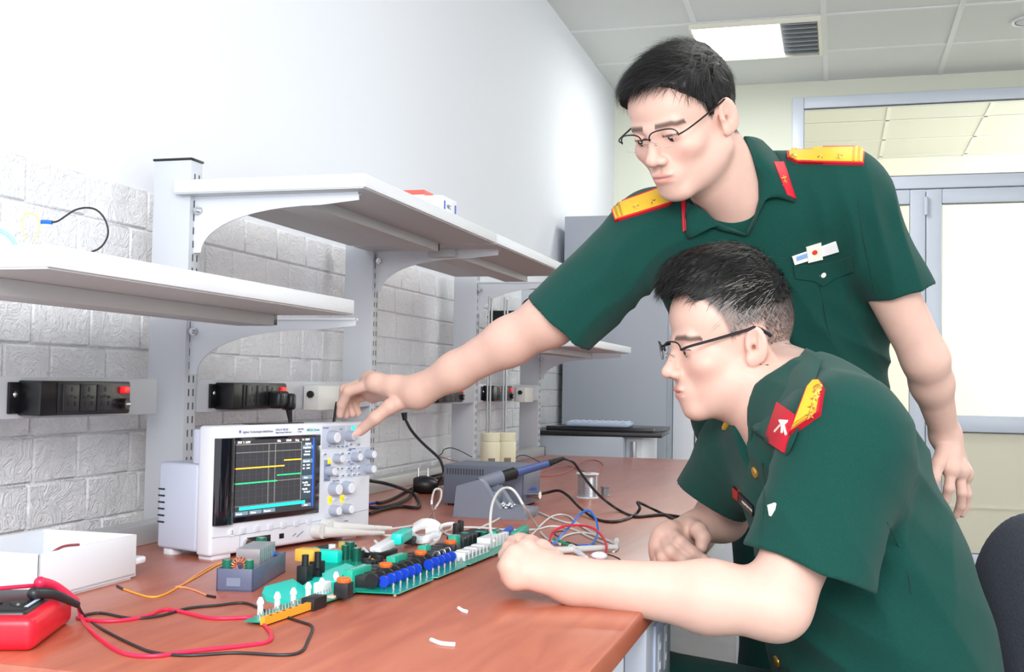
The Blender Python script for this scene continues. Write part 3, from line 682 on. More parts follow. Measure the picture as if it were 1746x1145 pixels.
# blue-grey open case with converter module
pc = thing('converter_module', 'small power converter in a blue-grey open case before the oscilloscope', 'electronic module', tuple(T(430, 985)))
a = T(384, 1003); bq = T(431, 1009); c_ = T(471, 970)
ey = (c_ - bq); ey.z = 0; ey.normalize(); ey = (Matrix.Rotation(radians(-6), 3, 'Z') @ ey); ex = V((ey.y, -ey.x, 0)); a = bq - ex * .050; a.z = TZ
rotm = Matrix((ex, ey, V((0, 0, 1)))).transposed()
def pb_(mb, lo, hi, bev=0):
    lo, hi = V(lo), V(hi); cc = (lo + hi) / 2; mb.box(a + rotm @ cc, [abs(q_) for q_ in (hi - lo)], bev, rotm); return mb
def pq(x, y, z): return a + rotm @ V((x, y, z))
wx = .050; ly = .165; hh = .030
m_case = mat('case_blue_grey', '#5d6580', .45)
b = MB(); t_ = .0025
for lo, hi in (((0, 0, 0), (wx, t_, hh)), ((0, ly - t_, 0), (wx, ly, hh)), ((0, 0, 0), (t_, ly, hh)), ((wx - t_, 0, 0), (wx, ly, hh)), ((0, 0, 0), (wx, ly, .003))): pb_(b, lo, hi, .0006)
b.build('case', m_case, pc, world=True)
pb_(MB(), (.014, -.0006, .007), (.033, .0005, .018)).build('front_recess', mat('recess_blue', '#7b859c', .4), pc, world=True)
pb_(MB(), (.005, .006, .016), (wx - .005, ly - .006, .018)).build('board', mat('module_pcb', '#1a4fa0', .4), pc, world=True)
hs = MB()
for i in range(9): pb_(hs, (.012, .046 + i * .0095, .018), (.045, .0488 + i * .0095, .050), 0)
pb_(hs, (.012, .046, .018), (.045, .125, .023)); hs.build('heat_sink', mat('heat_sink_alu', '#cfd3da', .3, .8), pc, world=True)
mgc = mat('capacitor_green', '#126b55', .3)
for x, y, r, h in ((.010, .013, .0065, .040), (.040, .014, .0060, .040), (.020, .140, .0075, .053)):
    k_ = MB().cyl(pq(x, y, .018), pq(x, y, h), r, n=18).build('capacitor', mgc, pc, world=True)
    MB().cyl(pq(x, y, h), pq(x, y, h + .0008), r * .8, n=18).build('can_top', mat('can_top', '#9fb5ab', .3, .6), k_, world=True)
tor = MB()
for k in range(16):
    a_ = 2 * pi * k / 16; cx_, cz_ = .027 + .009 * cos(a_), .031 + .009 * sin(a_)
    ring = []
    for j in range(10):
        b_ = 2 * pi * j / 10; rr = .009 + .0042 * cos(b_)
        ring.append(pq(.027 + rr * cos(a_), .016 + .0055 * sin(b_), .031 + rr * sin(a_)))
    tor.tube(ring, .0011, 6, 1, closed=True)
tor.build('toroid_coil', mat('copper', '#d98d68', .3, .4), pc, world=True)
pb_(MB(), (.0, .022, .018), (.013, .034, .030), .001).build('terminal_block', mat('terminal_blue', '#2358d8', .4), pc, world=True)
for x in (.012, .042): MB().cyl(pq(x, .152, .018), pq(x, .120, .034), .004, n=12).build('trim_pot', mat('terminal_blue', '#2358d8', .4), pc, world=True)
# ================================================================ CIRCUIT BOARDS
def z4(x, y): return (x / 3.6375 + 420, y / 3.6375 + 860)
O4 = T(*z4(940, 575)); E4 = T(*z4(1570, 312)); e1 = (E4 - O4).normalized(); e2 = V((-e1.y, e1.x, 0)); RB = Matrix((e1, e2, V((0, 0, 1)))).transposed()
def bw_(u, v, h=0): return O4 + e1 * (u / 1000) + e2 * (v / 1000) + V((0, 0, h / 1000))
def bbx(mb, u0, u1, v0, v1, h0, h1, bev=0, seg=2):
    mb.box(bw_((u0 + u1) / 2, (v0 + v1) / 2, (h0 + h1) / 2), (abs(u1 - u0) / 1000, abs(v1 - v0) / 1000, abs(h1 - h0) / 1000), bev, RB, seg); return mb
m_pcb = mat('pcb_green', '#0f9c84', .3, var=.15, vscale=60); m_pcbe = mat('pcb_edge', '#7fe0d0', .4); m_teal = mat('teal_board_top', '#14e0cf', .35)
m_rel = mat('relay_black', '#26272b', .4); m_blue = mat('varistor_blue', '#1a44c8', .35); m_lead = mat('tinned_lead', '#c9ccd2', .3, .8)
m_or = mat('orange_core', '#e06a28', .35); m_grn = mat('terminal_green', '#1fb89a', .4); m_wc = mat('connector_white', '#eef1f4', .4); m_el = mat('electrolytic_green', '#0d5a4a', .3)
m_bt = mat('black_sleeve', '#1a1b1f', .5); m_gold = mat('electrolytic_gold', '#c8b858', .3)
cbd = thing('relay_board', 'long green circuit board with rows of black relays, blue discs and white connectors', 'circuit board', tuple(bw_(250, 50)))
def poly_w(pts, h0, h1, name, m, par):
    vs = [bw_(u, v, h0) for u, v in pts] + [bw_(u, v, h1) for u, v in pts]; n = len(pts)
    return MB().raw(vs, [tuple(range(n)), tuple(range(n, 2 * n))] + [(i, (i + 1) % n, n + (i + 1) % n, n + i) for i in range(n)]).build(name, m, par, world=True)
outline = [(0, 0), (122, 0), (127, 7), (134, 7), (139, 0), (255, 0), (260, 7), (267, 7), (272, 0), (560, 0), (560, 112), (-2, 104), (-10, 62)]
poly_w(outline, 4, 5.6, 'board', m_pcb, cbd); poly_w([(u + (.5 if u < 10 else 0), v - (.4 if v < 60 else -.4)) for u, v in outline], 4.3, 5.2, 'board_edge', m_pcbe, cbd)
B5 = 5.6
def part(mb, name, m, par=None, lab=None): return mb.build(name, m, par or cbd, world=True, label=lab)
for u, v in ((8, 8), (130, 12), (262, 14), (400, 8), (550, 8), (8, 96), (270, 104), (550, 104)): part(MB().cyl(bw_(u, v, 0), bw_(u, v, 4), .003, n=10), 'standoff', m_lead)
for i in range(13):
    u = 16 + i * 27.5
    r_ = part(bbx(MB(), u, u + 19, 52, 90, B5, 21, .0008), 'relay', m_rel)
for i in range(6):
    u = 418 + i * 21; part(bbx(MB(), u, u + 16, 66, 98, B5, 24, .0008), 'relay', m_rel)
for i in range(12):
    u = 20 + i * 22.5
    if i == 6: continue
    d = MB(); c = bw_(u, 30, B5 + 10); d.cyl(c - e1 * .0022, c + e1 * .0022, .0078, n=20); d.cyl(bw_(u, 27, B5), bw_(u, 27, B5 + 5), .0006, n=6).cyl(bw_(u, 33, B5), bw_(u, 33, B5 + 5), .0006, n=6)
    part(d, 'disc_varistor', m_blue)
for i in range(9):
    u = 14 + i * 24; c = bw_(u, 44, B5 + 11); part(MB().cyl(c - e1 * .003, c + e1 * .003, .0098, n=20), 'black_disc', m_bt)
for i in range(12):
    u = 18 + i * 23; l = MB()
    l.cyl(bw_(u, 15, B5), bw_(u, 15, B5 + 9.5), .0009, n=8).cyl(bw_(u, 15, B5 + 2), bw_(u, 15, B5 + 7), .0019, n=10).cyl(bw_(u + 3, 15, B5), bw_(u + 3, 15, B5 + 8), .0006, n=6)
    part(l, 'resistor', m_lead)
for i in range(3):
    u = 232 + i * 22; part(MB().tube([bw_(u, 34, B5), bw_(u, 35, 24), bw_(u, 40, 27), bw_(u, 46, 22), bw_(u, 47, B5)], .0008, 6, 5), 'wire_loop', m_lead)
for i in range(7):
    u = 285 + i * 17; w_ = part(bbx(MB(), u, u + 15, 14, 36, B5, 19 + (i % 2), .001), 'white_connector', m_wc)
    part(bbx(MB(), u + 3, u + 12, 13.6, 15, 9, 15), 'socket_opening', mat('opening_grey', '#9fb0b4', .5), w_)
for i in range(6):
    u = 425 + i * 17; w_ = part(bbx(MB(), u, u + 15, 22, 46, B5, 24, .001), 'white_connector', m_wc)
for (x, y) in ((605, 455), (865, 362), (1082, 287), (1268, 222)):
    c = T(*z4(x, y), TZ + .030) - O4; u, v = c.dot(e1) * 1000, c.dot(e2) * 1000
    part(bbx(MB(), u - 9, u + 9, v - 10, v + 10, B5, 25, .001), 'choke_base', m_rel)
    t_ = MB()
    for k in range(10):
        a_ = 2 * pi * k / 10; t_.ball(bw_(u + 6.5 * cos(a_), v + 6.5 * sin(a_), 28), .0032, n=8)
    t_.cyl(bw_(u, v, 25), bw_(u, v, 29), .009, n=16); part(t_, 'choke_coil', m_or)
for (x, y, ln) in ((690, 400, 60), (935, 322, 46), (1105, 262, 22), (1290, 200, 22)):
    c = T(*z4(x, y), TZ + .026) - O4; u, v = c.dot(e1) * 1000, c.dot(e2) * 1000
    tb = part(bbx(MB(), u - ln / 2, u + ln / 2, v - 7, v + 7, B5, 29, .0008), 'terminal_block', m_grn)
    q = MB(); n_ = int(ln / 7)
    for k in range(n_): q.cyl(bw_(u - ln / 2 + 4 + k * 7, v, 29), bw_(u - ln / 2 + 4 + k * 7, v, 29.6), .002, n=8)
    part(q, 'screw_row', m_lead, tb)
for (x, y, r, h) in ((1440, 165, 7, 24), (1475, 170, 7, 24), (1400, 180, 6, 20), (1355, 175, 8, 24)):
    c = T(*z4(x, y), TZ + h / 1000) - O4; u, v = c.dot(e1) * 1000, c.dot(e2) * 1000
    k_ = part(MB().cyl(bw_(u, v, B5), bw_(u, v, h), r / 1000, n=18), 'capacitor', m_el if x > 1380 else m_bt); part(MB().cyl(bw_(u, v, h), bw_(u, v, h + .6), r * .8 / 1000, n=16), 'can_top', m_grn, k_)
c = T(*z4(1545, 150), TZ + .03) - O4; u, v = c.dot(e1) * 1000, c.dot(e2) * 1000
k_ = part(MB().cyl(bw_(u - 14, v, 20), bw_(u + 12, v, 20), .010, n=20), 'capacitor', m_el); part(MB().cyl(bw_(u - 14.5, v, 20), bw_(u - 14, v, 20), .0085, n=20), 'can_top', m_grn, k_)
part(bbx(MB(), u - 12, u + 12, v - 10, v + 10, B5, 12, .001), 'relay', m_rel)
for x, y in ((1300, 130), (1330, 110)):
    c = T(*z4(x, y + 20), TZ + .02) - O4; u, v = c.dot(e1) * 1000, c.dot(e2) * 1000
    part(bbx(MB(), u - 4, u + 4, v - 5, v + 5, B5, 30, .001), 'regulator', m_bt)
# blue and green plug blocks at the far end
def blk(name, px0, px1, h, th, m, lab, cat):
    a = T(*px0, TZ + h / 2); b = T(*px1, TZ + h / 2); d = (b - a); L = d.length; d.normalize(); n = V((-d.y, d.x, 0)); R_ = Matrix((d, n, V((0, 0, 1)))).transposed()
    mb = MB().box((a + b) / 2, (L, th, h), .0012, R_)
    for k in range(int(L / .006)): mb.cyl(a + d * (.003 + k * .006) + V((0, 0, h / 2 - .0005)), a + d * (.003 + k * .006) + V((0, 0, h / 2 + .0008)), .0016, n=8)
    return solo(name, mb, m, lab, cat)
for k_, (p0, p1, h_, th_, m_, n_) in enumerate((((858, 912), (872, 903), .014, .010, mat('plug_blue', '#1f62d8', .4), 'blue_plug_block'), ((876, 915), (897, 902), .016, .012, m_grn, 'green_plug_block'))):
    o_ = blk(n_, p0, p1, h_, th_, m_, 'blue screw terminal block beside the pinching hand' if k_ == 0 else 'green ridged terminal block just above the pinching hand', 'terminal block')
# tail board with white spacers and orange strip
tb = thing('tail_board', 'narrow green strip board with white upright spacers and orange edge nearest the camera', 'circuit board', tuple(bw_(-110, 76)))
poly_w([(-226, 66), (-8, 56), (-2, 84), (-90, 96), (-226, 92)], 4, 5.6, 'board', m_pcb, tb)
poly_w([(-226.5, 65), (-126, 60), (-126, 66), (-226.5, 71)], 2, 11, 'orange_strip', mat('orange_strip', '#eea52e', .4), tb)
for i in range(6): part(bbx(MB(), -215 + i * 15, -211 + i * 15, 64, 66.5, 11, 11.5), 'strip_mark', mat('strip_mark', '#7a2a18', .5), tb)
part(bbx(MB(), -126, -92, 56, 74, 0, 15, .001), 'black_header', m_bt, tb)
part(bbx(MB(), -70, -42, 58, 68, B5, 9, .001), 'pink_capacitor', mat('pale_pink', '#e8c0ae', .4), tb)
for (x, y) in ((85, 705), (190, 668), (290, 640), (382, 602), (466, 572), (555, 530)):
    c = T(*z4(x, y)) - O4; u, v = c.dot(e1) * 1000, c.dot(e2) * 1000
    s_ = MB().cyl(bw_(u, v, 1), bw_(u, v, 17), .0036, .0034, 14).lathe([(.0034, 0), (.0044, .001), (.0044, .004), (.002, .009), (0, .009)], bw_(u, v, 16), n=14)
    part(s_, 'white_spacer', m_wc, tb)
part(bbx(MB(), -50, -26, 84, 98, B5, 20, .001), 'white_connector', m_wc, tb)
q = MB()
for i in range(26): q.cyl(bw_(-206 + i * 7.5, 84, B5), bw_(-206 + i * 7.5, 84, B5 + 6), .0011, n=6)
part(q, 'pin_row', m_lead, tb)
# teal board
cb2 = thing('teal_board', 'bright teal circuit board lying left of the relay rows', 'circuit board', tuple(bw_(0, 130)))
def tz(x, y, h=0): return T(*z4(x, y), TZ + h)
def polyp(pts, h0, h1, name, m, par):
    top = [tz(x, y, h1) for x, y in pts]; n = len(pts); vs = [V((p.x, p.y, TZ + h0)) for p in top] + top
    return MB().raw(vs, [tuple(range(n)), tuple(range(n, 2 * n))] + [(i, (i + 1) % n, n + (i + 1) % n, n + i) for i in range(n)]).build(name, m, par, world=True)
polyp([(97, 545), (115, 505), (290, 458), (350, 500), (460, 420), (620, 362), (680, 385), (745, 400), (570, 520), (430, 580), (275, 600), (130, 570)], .0, .006, 'board', m_teal, cb2)
polyp([(470, 425), (620, 362), (690, 388), (575, 470), (480, 500)], .006, .0145, 'raised_shield', m_teal, cb2)
for x, y in ((352, 500), (430, 470)):
    c = tz(x, y); part(MB().box(c + V((0, .004, .014)), (.018, .016, .026), .001, RB), 'black_header', m_bt, cb2)
for x, y in ((362, 430), (440, 410)):
    c = tz(x, y + 70); part(MB().cyl(c + V((0, 0, .02)), c + V((0, 0, .042)), .0048, n=14), 'black_post', m_bt, cb2)
c = tz(400, 470); part(MB().box(c + V((-.012, .012, .034)), (.022, .030, .018), .002, RB), 'yellow_connector', mat('yellow_plastic', '#f0b84a', .4), cb2)
# power stage further back
cb3 = thing('power_stage_board', 'small dark board crowded with green capacitors behind the teal board', 'circuit board', tuple(tz(600, 390)))
polyp([(400, 380), (560, 320), (800, 335), (840, 372), (700, 410), (470, 440)], .0, .004, 'board', m_pcb, cb3)
for x, y, r, h, m_ in ((597, 340, .0075, .028, m_gold), (640, 350, .0075, .030, m_el), (612, 355, .006, .026, m_el), (683, 365, .007, .024, m_el), (708, 362, .006, .02, m_bt), (660, 340, .006, .024, m_el)):
    c = tz(x, y); k_ = part(MB().cyl(c + V((0, 0, .003)), c + V((0, 0, h)), r, n=18), 'capacitor', m_, cb3); part(MB().cyl(c + V((0, 0, h)), c + V((0, 0, h + .0007)), r * .75, n=16), 'can_top', mat('can_top', '#9fb5ab', .3, .6), k_)
c = tz(430, 345); k_ = part(MB().cyl(c + V((0, 0, .012)), c + V((.004, .030, .012)), .0095, n=20), 'lying_capacitor', m_bt, cb3)
part(MB().cyl(c + V((-.0003, -.0015, .012)), c + V((0, 0.0005, .012)), .0095, n=20), 'cap_end', m_grn, k_)
c = tz(488, 372); part(MB().box(c + V((0, .008, .012)), (.018, .044, .020), .003, RB), 'green_block', m_teal, cb3)
c = tz(560, 350); part(MB().box(c + V((0, 0, .012)), (.012, .022, .016), .003, RB), 'pink_component', mat('dusty_pink', '#c88a80', .4), cb3)
c = tz(530, 340); part(MB().cyl(c + V((0, 0, .004)), c + V((0, 0, .024)), .006, n=14), 'white_post', m_wc, cb3)
part(MB().tube([tz(720, 340, .006), tz(760, 335, .006), tz(800, 342, .005)], .0016, 6, 4), 'yellow_jumper', yw, cb3)
for x, y in ((745, 375), (790, 385), (760, 395), (820, 360)):
    c = tz(x, y); part(MB().box(c + V((0, 0, .006)), (.012, .012, .009), .001, RB), 'chip', m_bt, cb3)
# upright relay clip lying by the probes: white/black connector leaning
cl_ = thing('leaning_connector', 'white and black cable connector with teal tip leaning by the relay board', 'connector', tuple(tz(860, 300)))
a_, b_ = tz(800, 290, .012), tz(925, 215, .022)
def bar3(a, b, w, h, m, name, par, bev=.001):
    d = (b - a); L = d.length; d.normalize(); n = V((-d.y, d.x, 0)).normalized(); u = d.cross(n) * -1
    R_ = Matrix((d, n, d.cross(n))).transposed(); return MB().box((a + b) / 2, (L, w, h), bev, R_).build(name, m, par, world=True)
bar3(a_, b_, .020, .012, m_wc, 'white_housing', cl_); bar3(tz(770, 320, .006), tz(890, 290, .006), .03, .011, m_bt, 'black_base', cl_)
bar3(tz(930, 215, .026), tz(1000, 175, .024), .018, .020, m_teal, 'teal_block', cl_, .004); bar3(tz(985, 215, .010), tz(1055, 225, .008), .016, .014, m_bt, 'black_tip', cl_)
MB().tube([tz(862, 275, .01), tz(905, 310, .004)], .0022, 8, 1).build('red_wire', m_redw, cl_, world=True)
MB().tube([tz(760, 330, .004), tz(812, 262, .018)], .0012, 8, 1).build('silver_pin', m_lead, cl_, world=True)
for x, y in ((740, 285), (812, 240)): MB().cyl(tz(x - 14, y - 14, .012), tz(x + 14, y + 16, .010), .0028, n=10).build('white_spacer', m_wc, cl_, world=True)
# white ribbon cable
def ribbon(name, pts, w, m, lab):
    pp = catmull([tz(*p) for p in pts], 8); vs = []
    for k, p in enumerate(pp):
        t = (pp[min(k + 1, len(pp) - 1)] - pp[max(k - 1, 0)]).normalized(); s_ = V((0, 0, 1)).cross(t).normalized()
        tw = .25; wv = (s_ * tw + V((0, 0, 1)) * (1 - tw)).normalized() * w / 2
        vs += [p + wv, p - wv]
    mb = MB().raw(vs, [(2 * i, 2 * i + 2, 2 * i + 3, 2 * i + 1) for i in range(len(pp) - 1)])
    o = solo(name, mb, m, lab, 'cable'); md_ = o.modifiers.new('s', 'SOLIDIFY'); md_.thickness = .0012; md_.offset = 0; return o
ribbon('ribbon_cable', [(1010, 170, .010), (1060, 215, .012), (1130, 210, .016), (1195, 185, .016), (1190, 225, .008), (1130, 240, .006), (1050, 225, .006)], .014, m_wc, 'white flat ribbon cable bunched behind the relays')
ribbon('ribbon_cable', [(1030, 150, .020), (1090, 120, .030), (1160, 125, .030), (1195, 155, .022), (1110, 175, .016)], .020, m_wc, 'broad white folded ribbon strip under the low probe lead')
ribbon('ribbon_cable', [(1190, 165, .012), (1220, 130, .018), (1285, 120, .016), (1270, 150, .012)], .008, m_wc, 'thin white ribbon end right of the folded strip')

# ================================================================ SOLDERING STATION
def z6(x, y): return (x / 3.6375 + 700, y / 3.6375 + 740)
stn = thing('soldering_station', 'blue-grey soldering station box with vent slots', 'soldering station', (-.78, 2.58, TZ))
m_st = mat('station_blue_grey', '#6e7587', .45, bump=.1, bscale=500); m_st2 = mat('stand_blue_grey', '#7d8494', .45, bump=.1, bscale=500)
sx0, sx1, sy0, sy1 = -.879, -.690, 2.52, 2.68
MB().bb((sx0, sy0, TZ + .004), (sx1, sy1, TZ + .094), .003).build('housing', m_st, stn, world=True)
q = MB()
for i in range(14): q.bb((sx0 + .008 + i * .0066, sy0 - .0006, TZ + .072), (sx0 + .0115 + i * .0066, sy0 + .001, TZ + .086))
q.build('vent_slots', mat('slot_dark', '#2a2d36', .7), stn, world=True)
MB().bb((sx1 - .001, sy0 + .004, TZ + .008), (sx1 + .003, sy1 - .004, TZ + .090), .001).build('front_panel', mat('station_panel', '#5a6178', .4), stn, world=True)
text('station_lettering', 'AT 936', .012, mat('station_ink', '#d0d6e6', .5), stn, (sx1 - stn.location.x - .0495, sy0 - stn.location.y - .0012, .074))
for x in (sx0 + .015, sx1 - .015):
    for y in (sy0 + .015, sy1 - .015): MB().cyl((x, y, TZ), (x, y, TZ + .005), .008, n=12).build('foot', m_rubber, stn, world=True)
MB().cyl((sx1 + .003, 2.56, TZ + .03), (sx1 + .018, 2.56, TZ + .03), .008, n=16).build('socket_ring', m_chrome, stn, world=True)
MB().cyl((sx1 + .003, 2.60, TZ + .035), (sx1 + .014, 2.60, TZ + .035), .007, n=16).build('knob', mat('knob_blue', '#2a55b8', .4), stn, world=True)
# stand
sd = thing('iron_stand', 'blue-grey sloped holder block in front of the soldering station', 'iron stand', (-.70, 2.37, TZ))
a0 = T(773, 880); a1 = T(895, 887); X_ = a0.x; XR = a1.x
def sxz(px, py): p = onp(px, py, 1, 2.312); return (p.x, p.z)
pts = [(X_, TZ), sxz(778, 828), sxz(817, 817), sxz(825, 823), sxz(843, 853), sxz(853, 868), (XR - .004, TZ + .018), (XR, TZ)]
Mxz = Matrix(((1, 0, 0, 0), (0, 0, 1, 0), (0, 1, 0, 0), (0, 0, 0, 1)))
MB().prism(pts, 2.312, 2.335, Mxz).build('left_cheek', m_st2, sd, world=True)
MB().prism(pts, 2.40, 2.425, Mxz).build('right_cheek', m_st2, sd, world=True)
MB().bb((X_ + .001, 2.313, TZ), (XR - .001, 2.424, TZ + .018), .002).build('base', m_st2, sd, world=True)
MB().bb((X_ + .002, 2.334, TZ + .018), (X_ + .03, 2.402, TZ + .060), .002).build('back_wall', m_st, sd, world=True)
hb = V((-.722, 2.368, TZ + .046)); ir0 = P(847, 815, 2.50); ir1 = P(934, 790, 2.56)
dI = (ir1 - ir0).normalized()
MB().cyl(ir0 - dI * .045, ir0 + dI * .012, .013, .0155, 24).build('holder_sleeve', m_st2, sd, world=True)
MB().bb((-.735, 2.334, TZ + .018), (-.700, 2.402, TZ + .052), .002).build('sleeve_mount', m_st, sd, world=True)
sp = MB(); rnd = random.Random(5)
for i in range(16): sp.ball((-.682 + rnd.uniform(-.02, .02), 2.36 + rnd.uniform(-.02, .02), TZ + .020 + rnd.uniform(0, .006)), rnd.uniform(.003, .006), n=8)
sp.build('tip_cleaner_shavings', m_chrome, sd, world=True)
irn = thing('soldering_iron', 'soldering iron with blue handle resting in the stand, black cord trailing right', 'soldering iron', tuple(ir0))
MB().cyl(ir0 - dI * .012, ir0 + dI * .045, .0115, .0135, 24).cyl(ir0 + dI * .045, ir0 + dI * .050, .0135, .010, 24).build('black_collar', m_rubber, irn, world=True)
MB().tube([ir0 + dI * .048, ir0 + dI * .075, ir1], lambda t: .0098 - .0015 * t, 16, 5).build('handle', mat('iron_handle_blue', '#4c5f96', .4), irn, world=True)
e_ = P(961, 781, 2.60)
rr = MB(); 
for i in range(9): p_ = ir1.lerp(e_, i / 9); p2_ = ir1.lerp(e_, i / 9 + .08); rr.cyl(p_, p2_, .0078 - .0004 * i, n=14)
rr.cyl(ir1, e_, .0062, .0035, 12); rr.build('cord_sleeve', m_rubber, irn, world=True)
r_ = .0032
cp = [e_, P(978, 788, 2.64), P(991, 806, 2.66), P(1010, 831, 2.62), P(1030, 851, 2.58)] + path([(1057, 870), (1082, 880), (1105, 879), (1129, 877), (1150, 879), (1180, 884)], r_)
MB().tube(cp, r_, 8, 8).build('cord', m_rubber, irn, world=True)
c2 = thing('station_cord', 'black cord from the station socket curling over the bench', 'cord', (-.65, 2.5, TZ))
cp = [V((sx1 + .012, 2.56, TZ + .03)), P(892, 841, 2.66), P(909, 844, 2.66), P(934, 839, 2.66), P(953, 836, 2.64), P(969, 845, 2.60), P(989, 865, 2.52)] + path([(1016, 884), (1044, 889), (1068, 884), (1083, 877)], r_) + [P(1091, 866, 2.5), P(1087, 856, 2.52), P(1098, 860, 2.52)] + path([(1123, 872), (1150, 885)], r_)
MB().tube(cp, r_, 8, 8).build('cord', m_rubber, c2, world=True)
MB().cyl(V((sx1 + .004, 2.56, TZ + .03)), V((sx1 + .034, 2.555, TZ + .03)), .0085, n=16).build('plug', m_chrome, c2, world=True)
# solder spool, coin cell holder
sc_ = T(1004, 850) + V((-.01, .028, 0)); spl = thing('solder_spool', 'round spool of silver solder wire standing on the bench', 'spool', tuple(sc_))
pr = [(.010, 0), (.028, 0), (.028, .0025), (.0245, .0035)]
for i in range(24): z_ = .004 + i * .00225; pr += [(.0245, z_), (.0252, z_ + .0011)]
pr += [(.0245, .0585), (.029, .0590), (.029, .062), (.010, .062)]
MB().lathe([(r, z) for r, z in pr[:4]] , n=32).build('flange', m_white, spl)
MB().lathe(pr[-4:], n=32).build('flange', m_white, spl)
MB().lathe(pr[3:-3], n=32).build('solder_wire', mat('solder_silver', '#b9bcc2', .3, .85), spl)
MB().lathe([(.010, .003), (.010, .0615)], n=20).build('core', m_blackm, spl)
c = T(1029, 846) + V((0, .02, 0)); bz_ = MB().lathe([(.003, 0), (.013, 0), (.013, .002), (.010, .003), (.010, .021), (.013, .022), (.013, .024), (.003, .024)], c, n=24)
solo('small_reel', bz_, mat('reel_grey', '#8d9096', .4, .4), 'small grey metal reel just right of the solder spool', 'reel')
# cream bottles with steel rods
m_cr = mat('cream_plastic', '#dfdcc0', .5)
for i, (px, lab) in enumerate(((843, 'left cream plastic bottle with a barcode label, holding two steel rods'), (866, 'right cream plastic bottle with a barcode label, holding two steel rods'))):
    b0 = T(px - 8 + i * 4, 818)
    c = onp(px - 7 + i * 4, 760, 1, 3.28 + i * .05); c.z = TZ
    bt = thing('cream_bottle', lab, 'bottle', tuple(c), group='cream bottles')
    MB().lathe([(0, 0), (.028, 0), (.030, .003), (.030, .105), (.028, .110), (.026, .114), (0, .114)], n=32).build('body', m_cr, bt)
    cp_ = MB().lathe([(0, .112), (.029, .112), (.029, .134), (.026, .137), (0, .137)], n=32).build('cap', m_cr, bt)
    q = MB(); q.bb((.0165 - .012, -.0295, .028), (.030, -.0255, .060))
    lb = MB()
    for k in range(7):
        a_ = -pi / 2 + .15 + k * .10; lb.cyl((.0304 * cos(a_), .0304 * sin(a_), .03), (.0304 * cos(a_), .0304 * sin(a_), .062), .0009, n=6)
    lb.build('barcode', m_blackm, bt)
    for k in range(2):
        x = -.012 + k * .0075; y = .0 + k * .004
        s_ = MB().cyl((x, y, .114), (x, y, .545 - .006 * k), .0031, n=12)
        o = s_.build('rod_t', mat('steel_rod', '#a9abad', .3, .7)); o.location = c; o.name = 'steel_rod'
        tag(o, ('left' if k == 0 else 'right') + ' thin steel rod standing in the ' + ('left' if i == 0 else 'right') + ' cream bottle', 'rod', 'steel rods in the bottles')
# thin wires and black cable pile behind
m_tb = mat('thin_black_wire', '#2b2b2e', .45); m_tr = mat('thin_red_wire', '#c0504a', .45)
wire('thin_wire', [(748, 777, 3.25), (754, 772, 3.25), (757, 766, 3.25), (768, 763, 3.25), (782, 767, 3.2), (805, 779, 3.1)], .0013, m_tb, 'thin black wire arched by the cream bottles')
wire('thin_wire', [(750, 778, 3.2), (766, 783, 3.15), (778, 786, 3.1), (790, 789, 3.05)], .0013, m_tr, 'thin red wire left of the cream bottles')
wire('thin_wire', [(905, 804), (925, 803), (947, 797), (970, 794), (989, 801), (1008, 806), (1022, 802), (1029, 793), (1019, 785), (1003, 784), (989, 789), (975, 799), (961, 806), (934, 811), (912, 811), (895, 811)], .0014, m_tr, 'thin red wire looped on the bench behind the solder spool')
wire('thin_wire', [(876, 786, 3.5), (884, 777, 3.5), (896, 776, 3.5), (908, 781, 3.45), (920, 787, 3.4)], .0013, m_tb, 'thin black wire arched right of the cream bottles')
def zz(x, y): return (x / 7.155 + 600, y / 7.155 + 760)
R4 = .0038
wire('power_cable', [(690, 712, 3.0), (700, 731, 2.98), (712, 746, 2.96), (726, 760, 2.92), (747, 779, 2.86), (754, 792, 2.82), (756, 806, 2.80), (750, 818, 2.78), zz(1020, 520)], R4, m_rubber, 'black power cable hanging from the rail down to the bench', 'cable')
wire('power_cable', [(625, 819, 2.55), zz(225, 425) + (2.55,), zz(400, 455) + (2.6,), zz(600, 515) + (2.6,), zz(735, 575), zz(810, 655), zz(825, 725), zz(780, 752), zz(600, 738), zz(400, 768), zz(215, 825)], R4, m_rubber, 'thick black cable looping out from behind the oscilloscope', 'cable')
wire('power_cable', [zz(180, 745), zz(300, 752), zz(420, 740), zz(560, 700), zz(680, 640), zz(735, 570), zz(760, 500)], R4, m_rubber, 'black cable lying flat inside the thick cable loop', 'cable')
bc_ = thing('coiled_cord', 'coiled black cord with two-pin plug behind the station', 'cord', tuple(T(*zz(880, 600))))
cc = T(*zz(900, 590)) + V((-.01, .02, .022))
MB().tube([cc + V((-.028, -.01, 0)), cc, cc + V((.03, .008, -.002))], lambda t: .016 + .008 * sin(pi * t), 14, 5).build('plug', m_blackp, bc_, world=True)
for dx in (-.018, .008): MB().cyl(cc + V((dx, 0, .015)), cc + V((dx - .002, .004, .042)), .0028, .0024, 10).cyl(cc + V((dx, 0, .012)), cc + V((dx - .0005, .001, .024)), .0045, n=10).build('plug_pin', m_chrome, bc_, world=True)
q = MB()
for i in range(5):
    c3 = T(*zz(960, 560)) + V((.01 * sin(i), .05 + .012 * i, .014 + .006 * i)); pts = []
    for k in range(12): a_ = 2 * pi * k / 12; pts.append(c3 + V((.020 * cos(a_) + .018 * cos(a_), .045 * sin(a_), .010 * cos(a_))))
    q.tube(pts, .0034, 7, 3, closed=True)
q.build('cord_coil', m_rubber, bc_, world=True)
MB().tube(path([zz(760, 500), zz(650, 560), zz(500, 640), zz(360, 690), zz(300, 690)], .0036), .0036, 8, 6).build('cord_end', m_rubber, bc_, world=True)
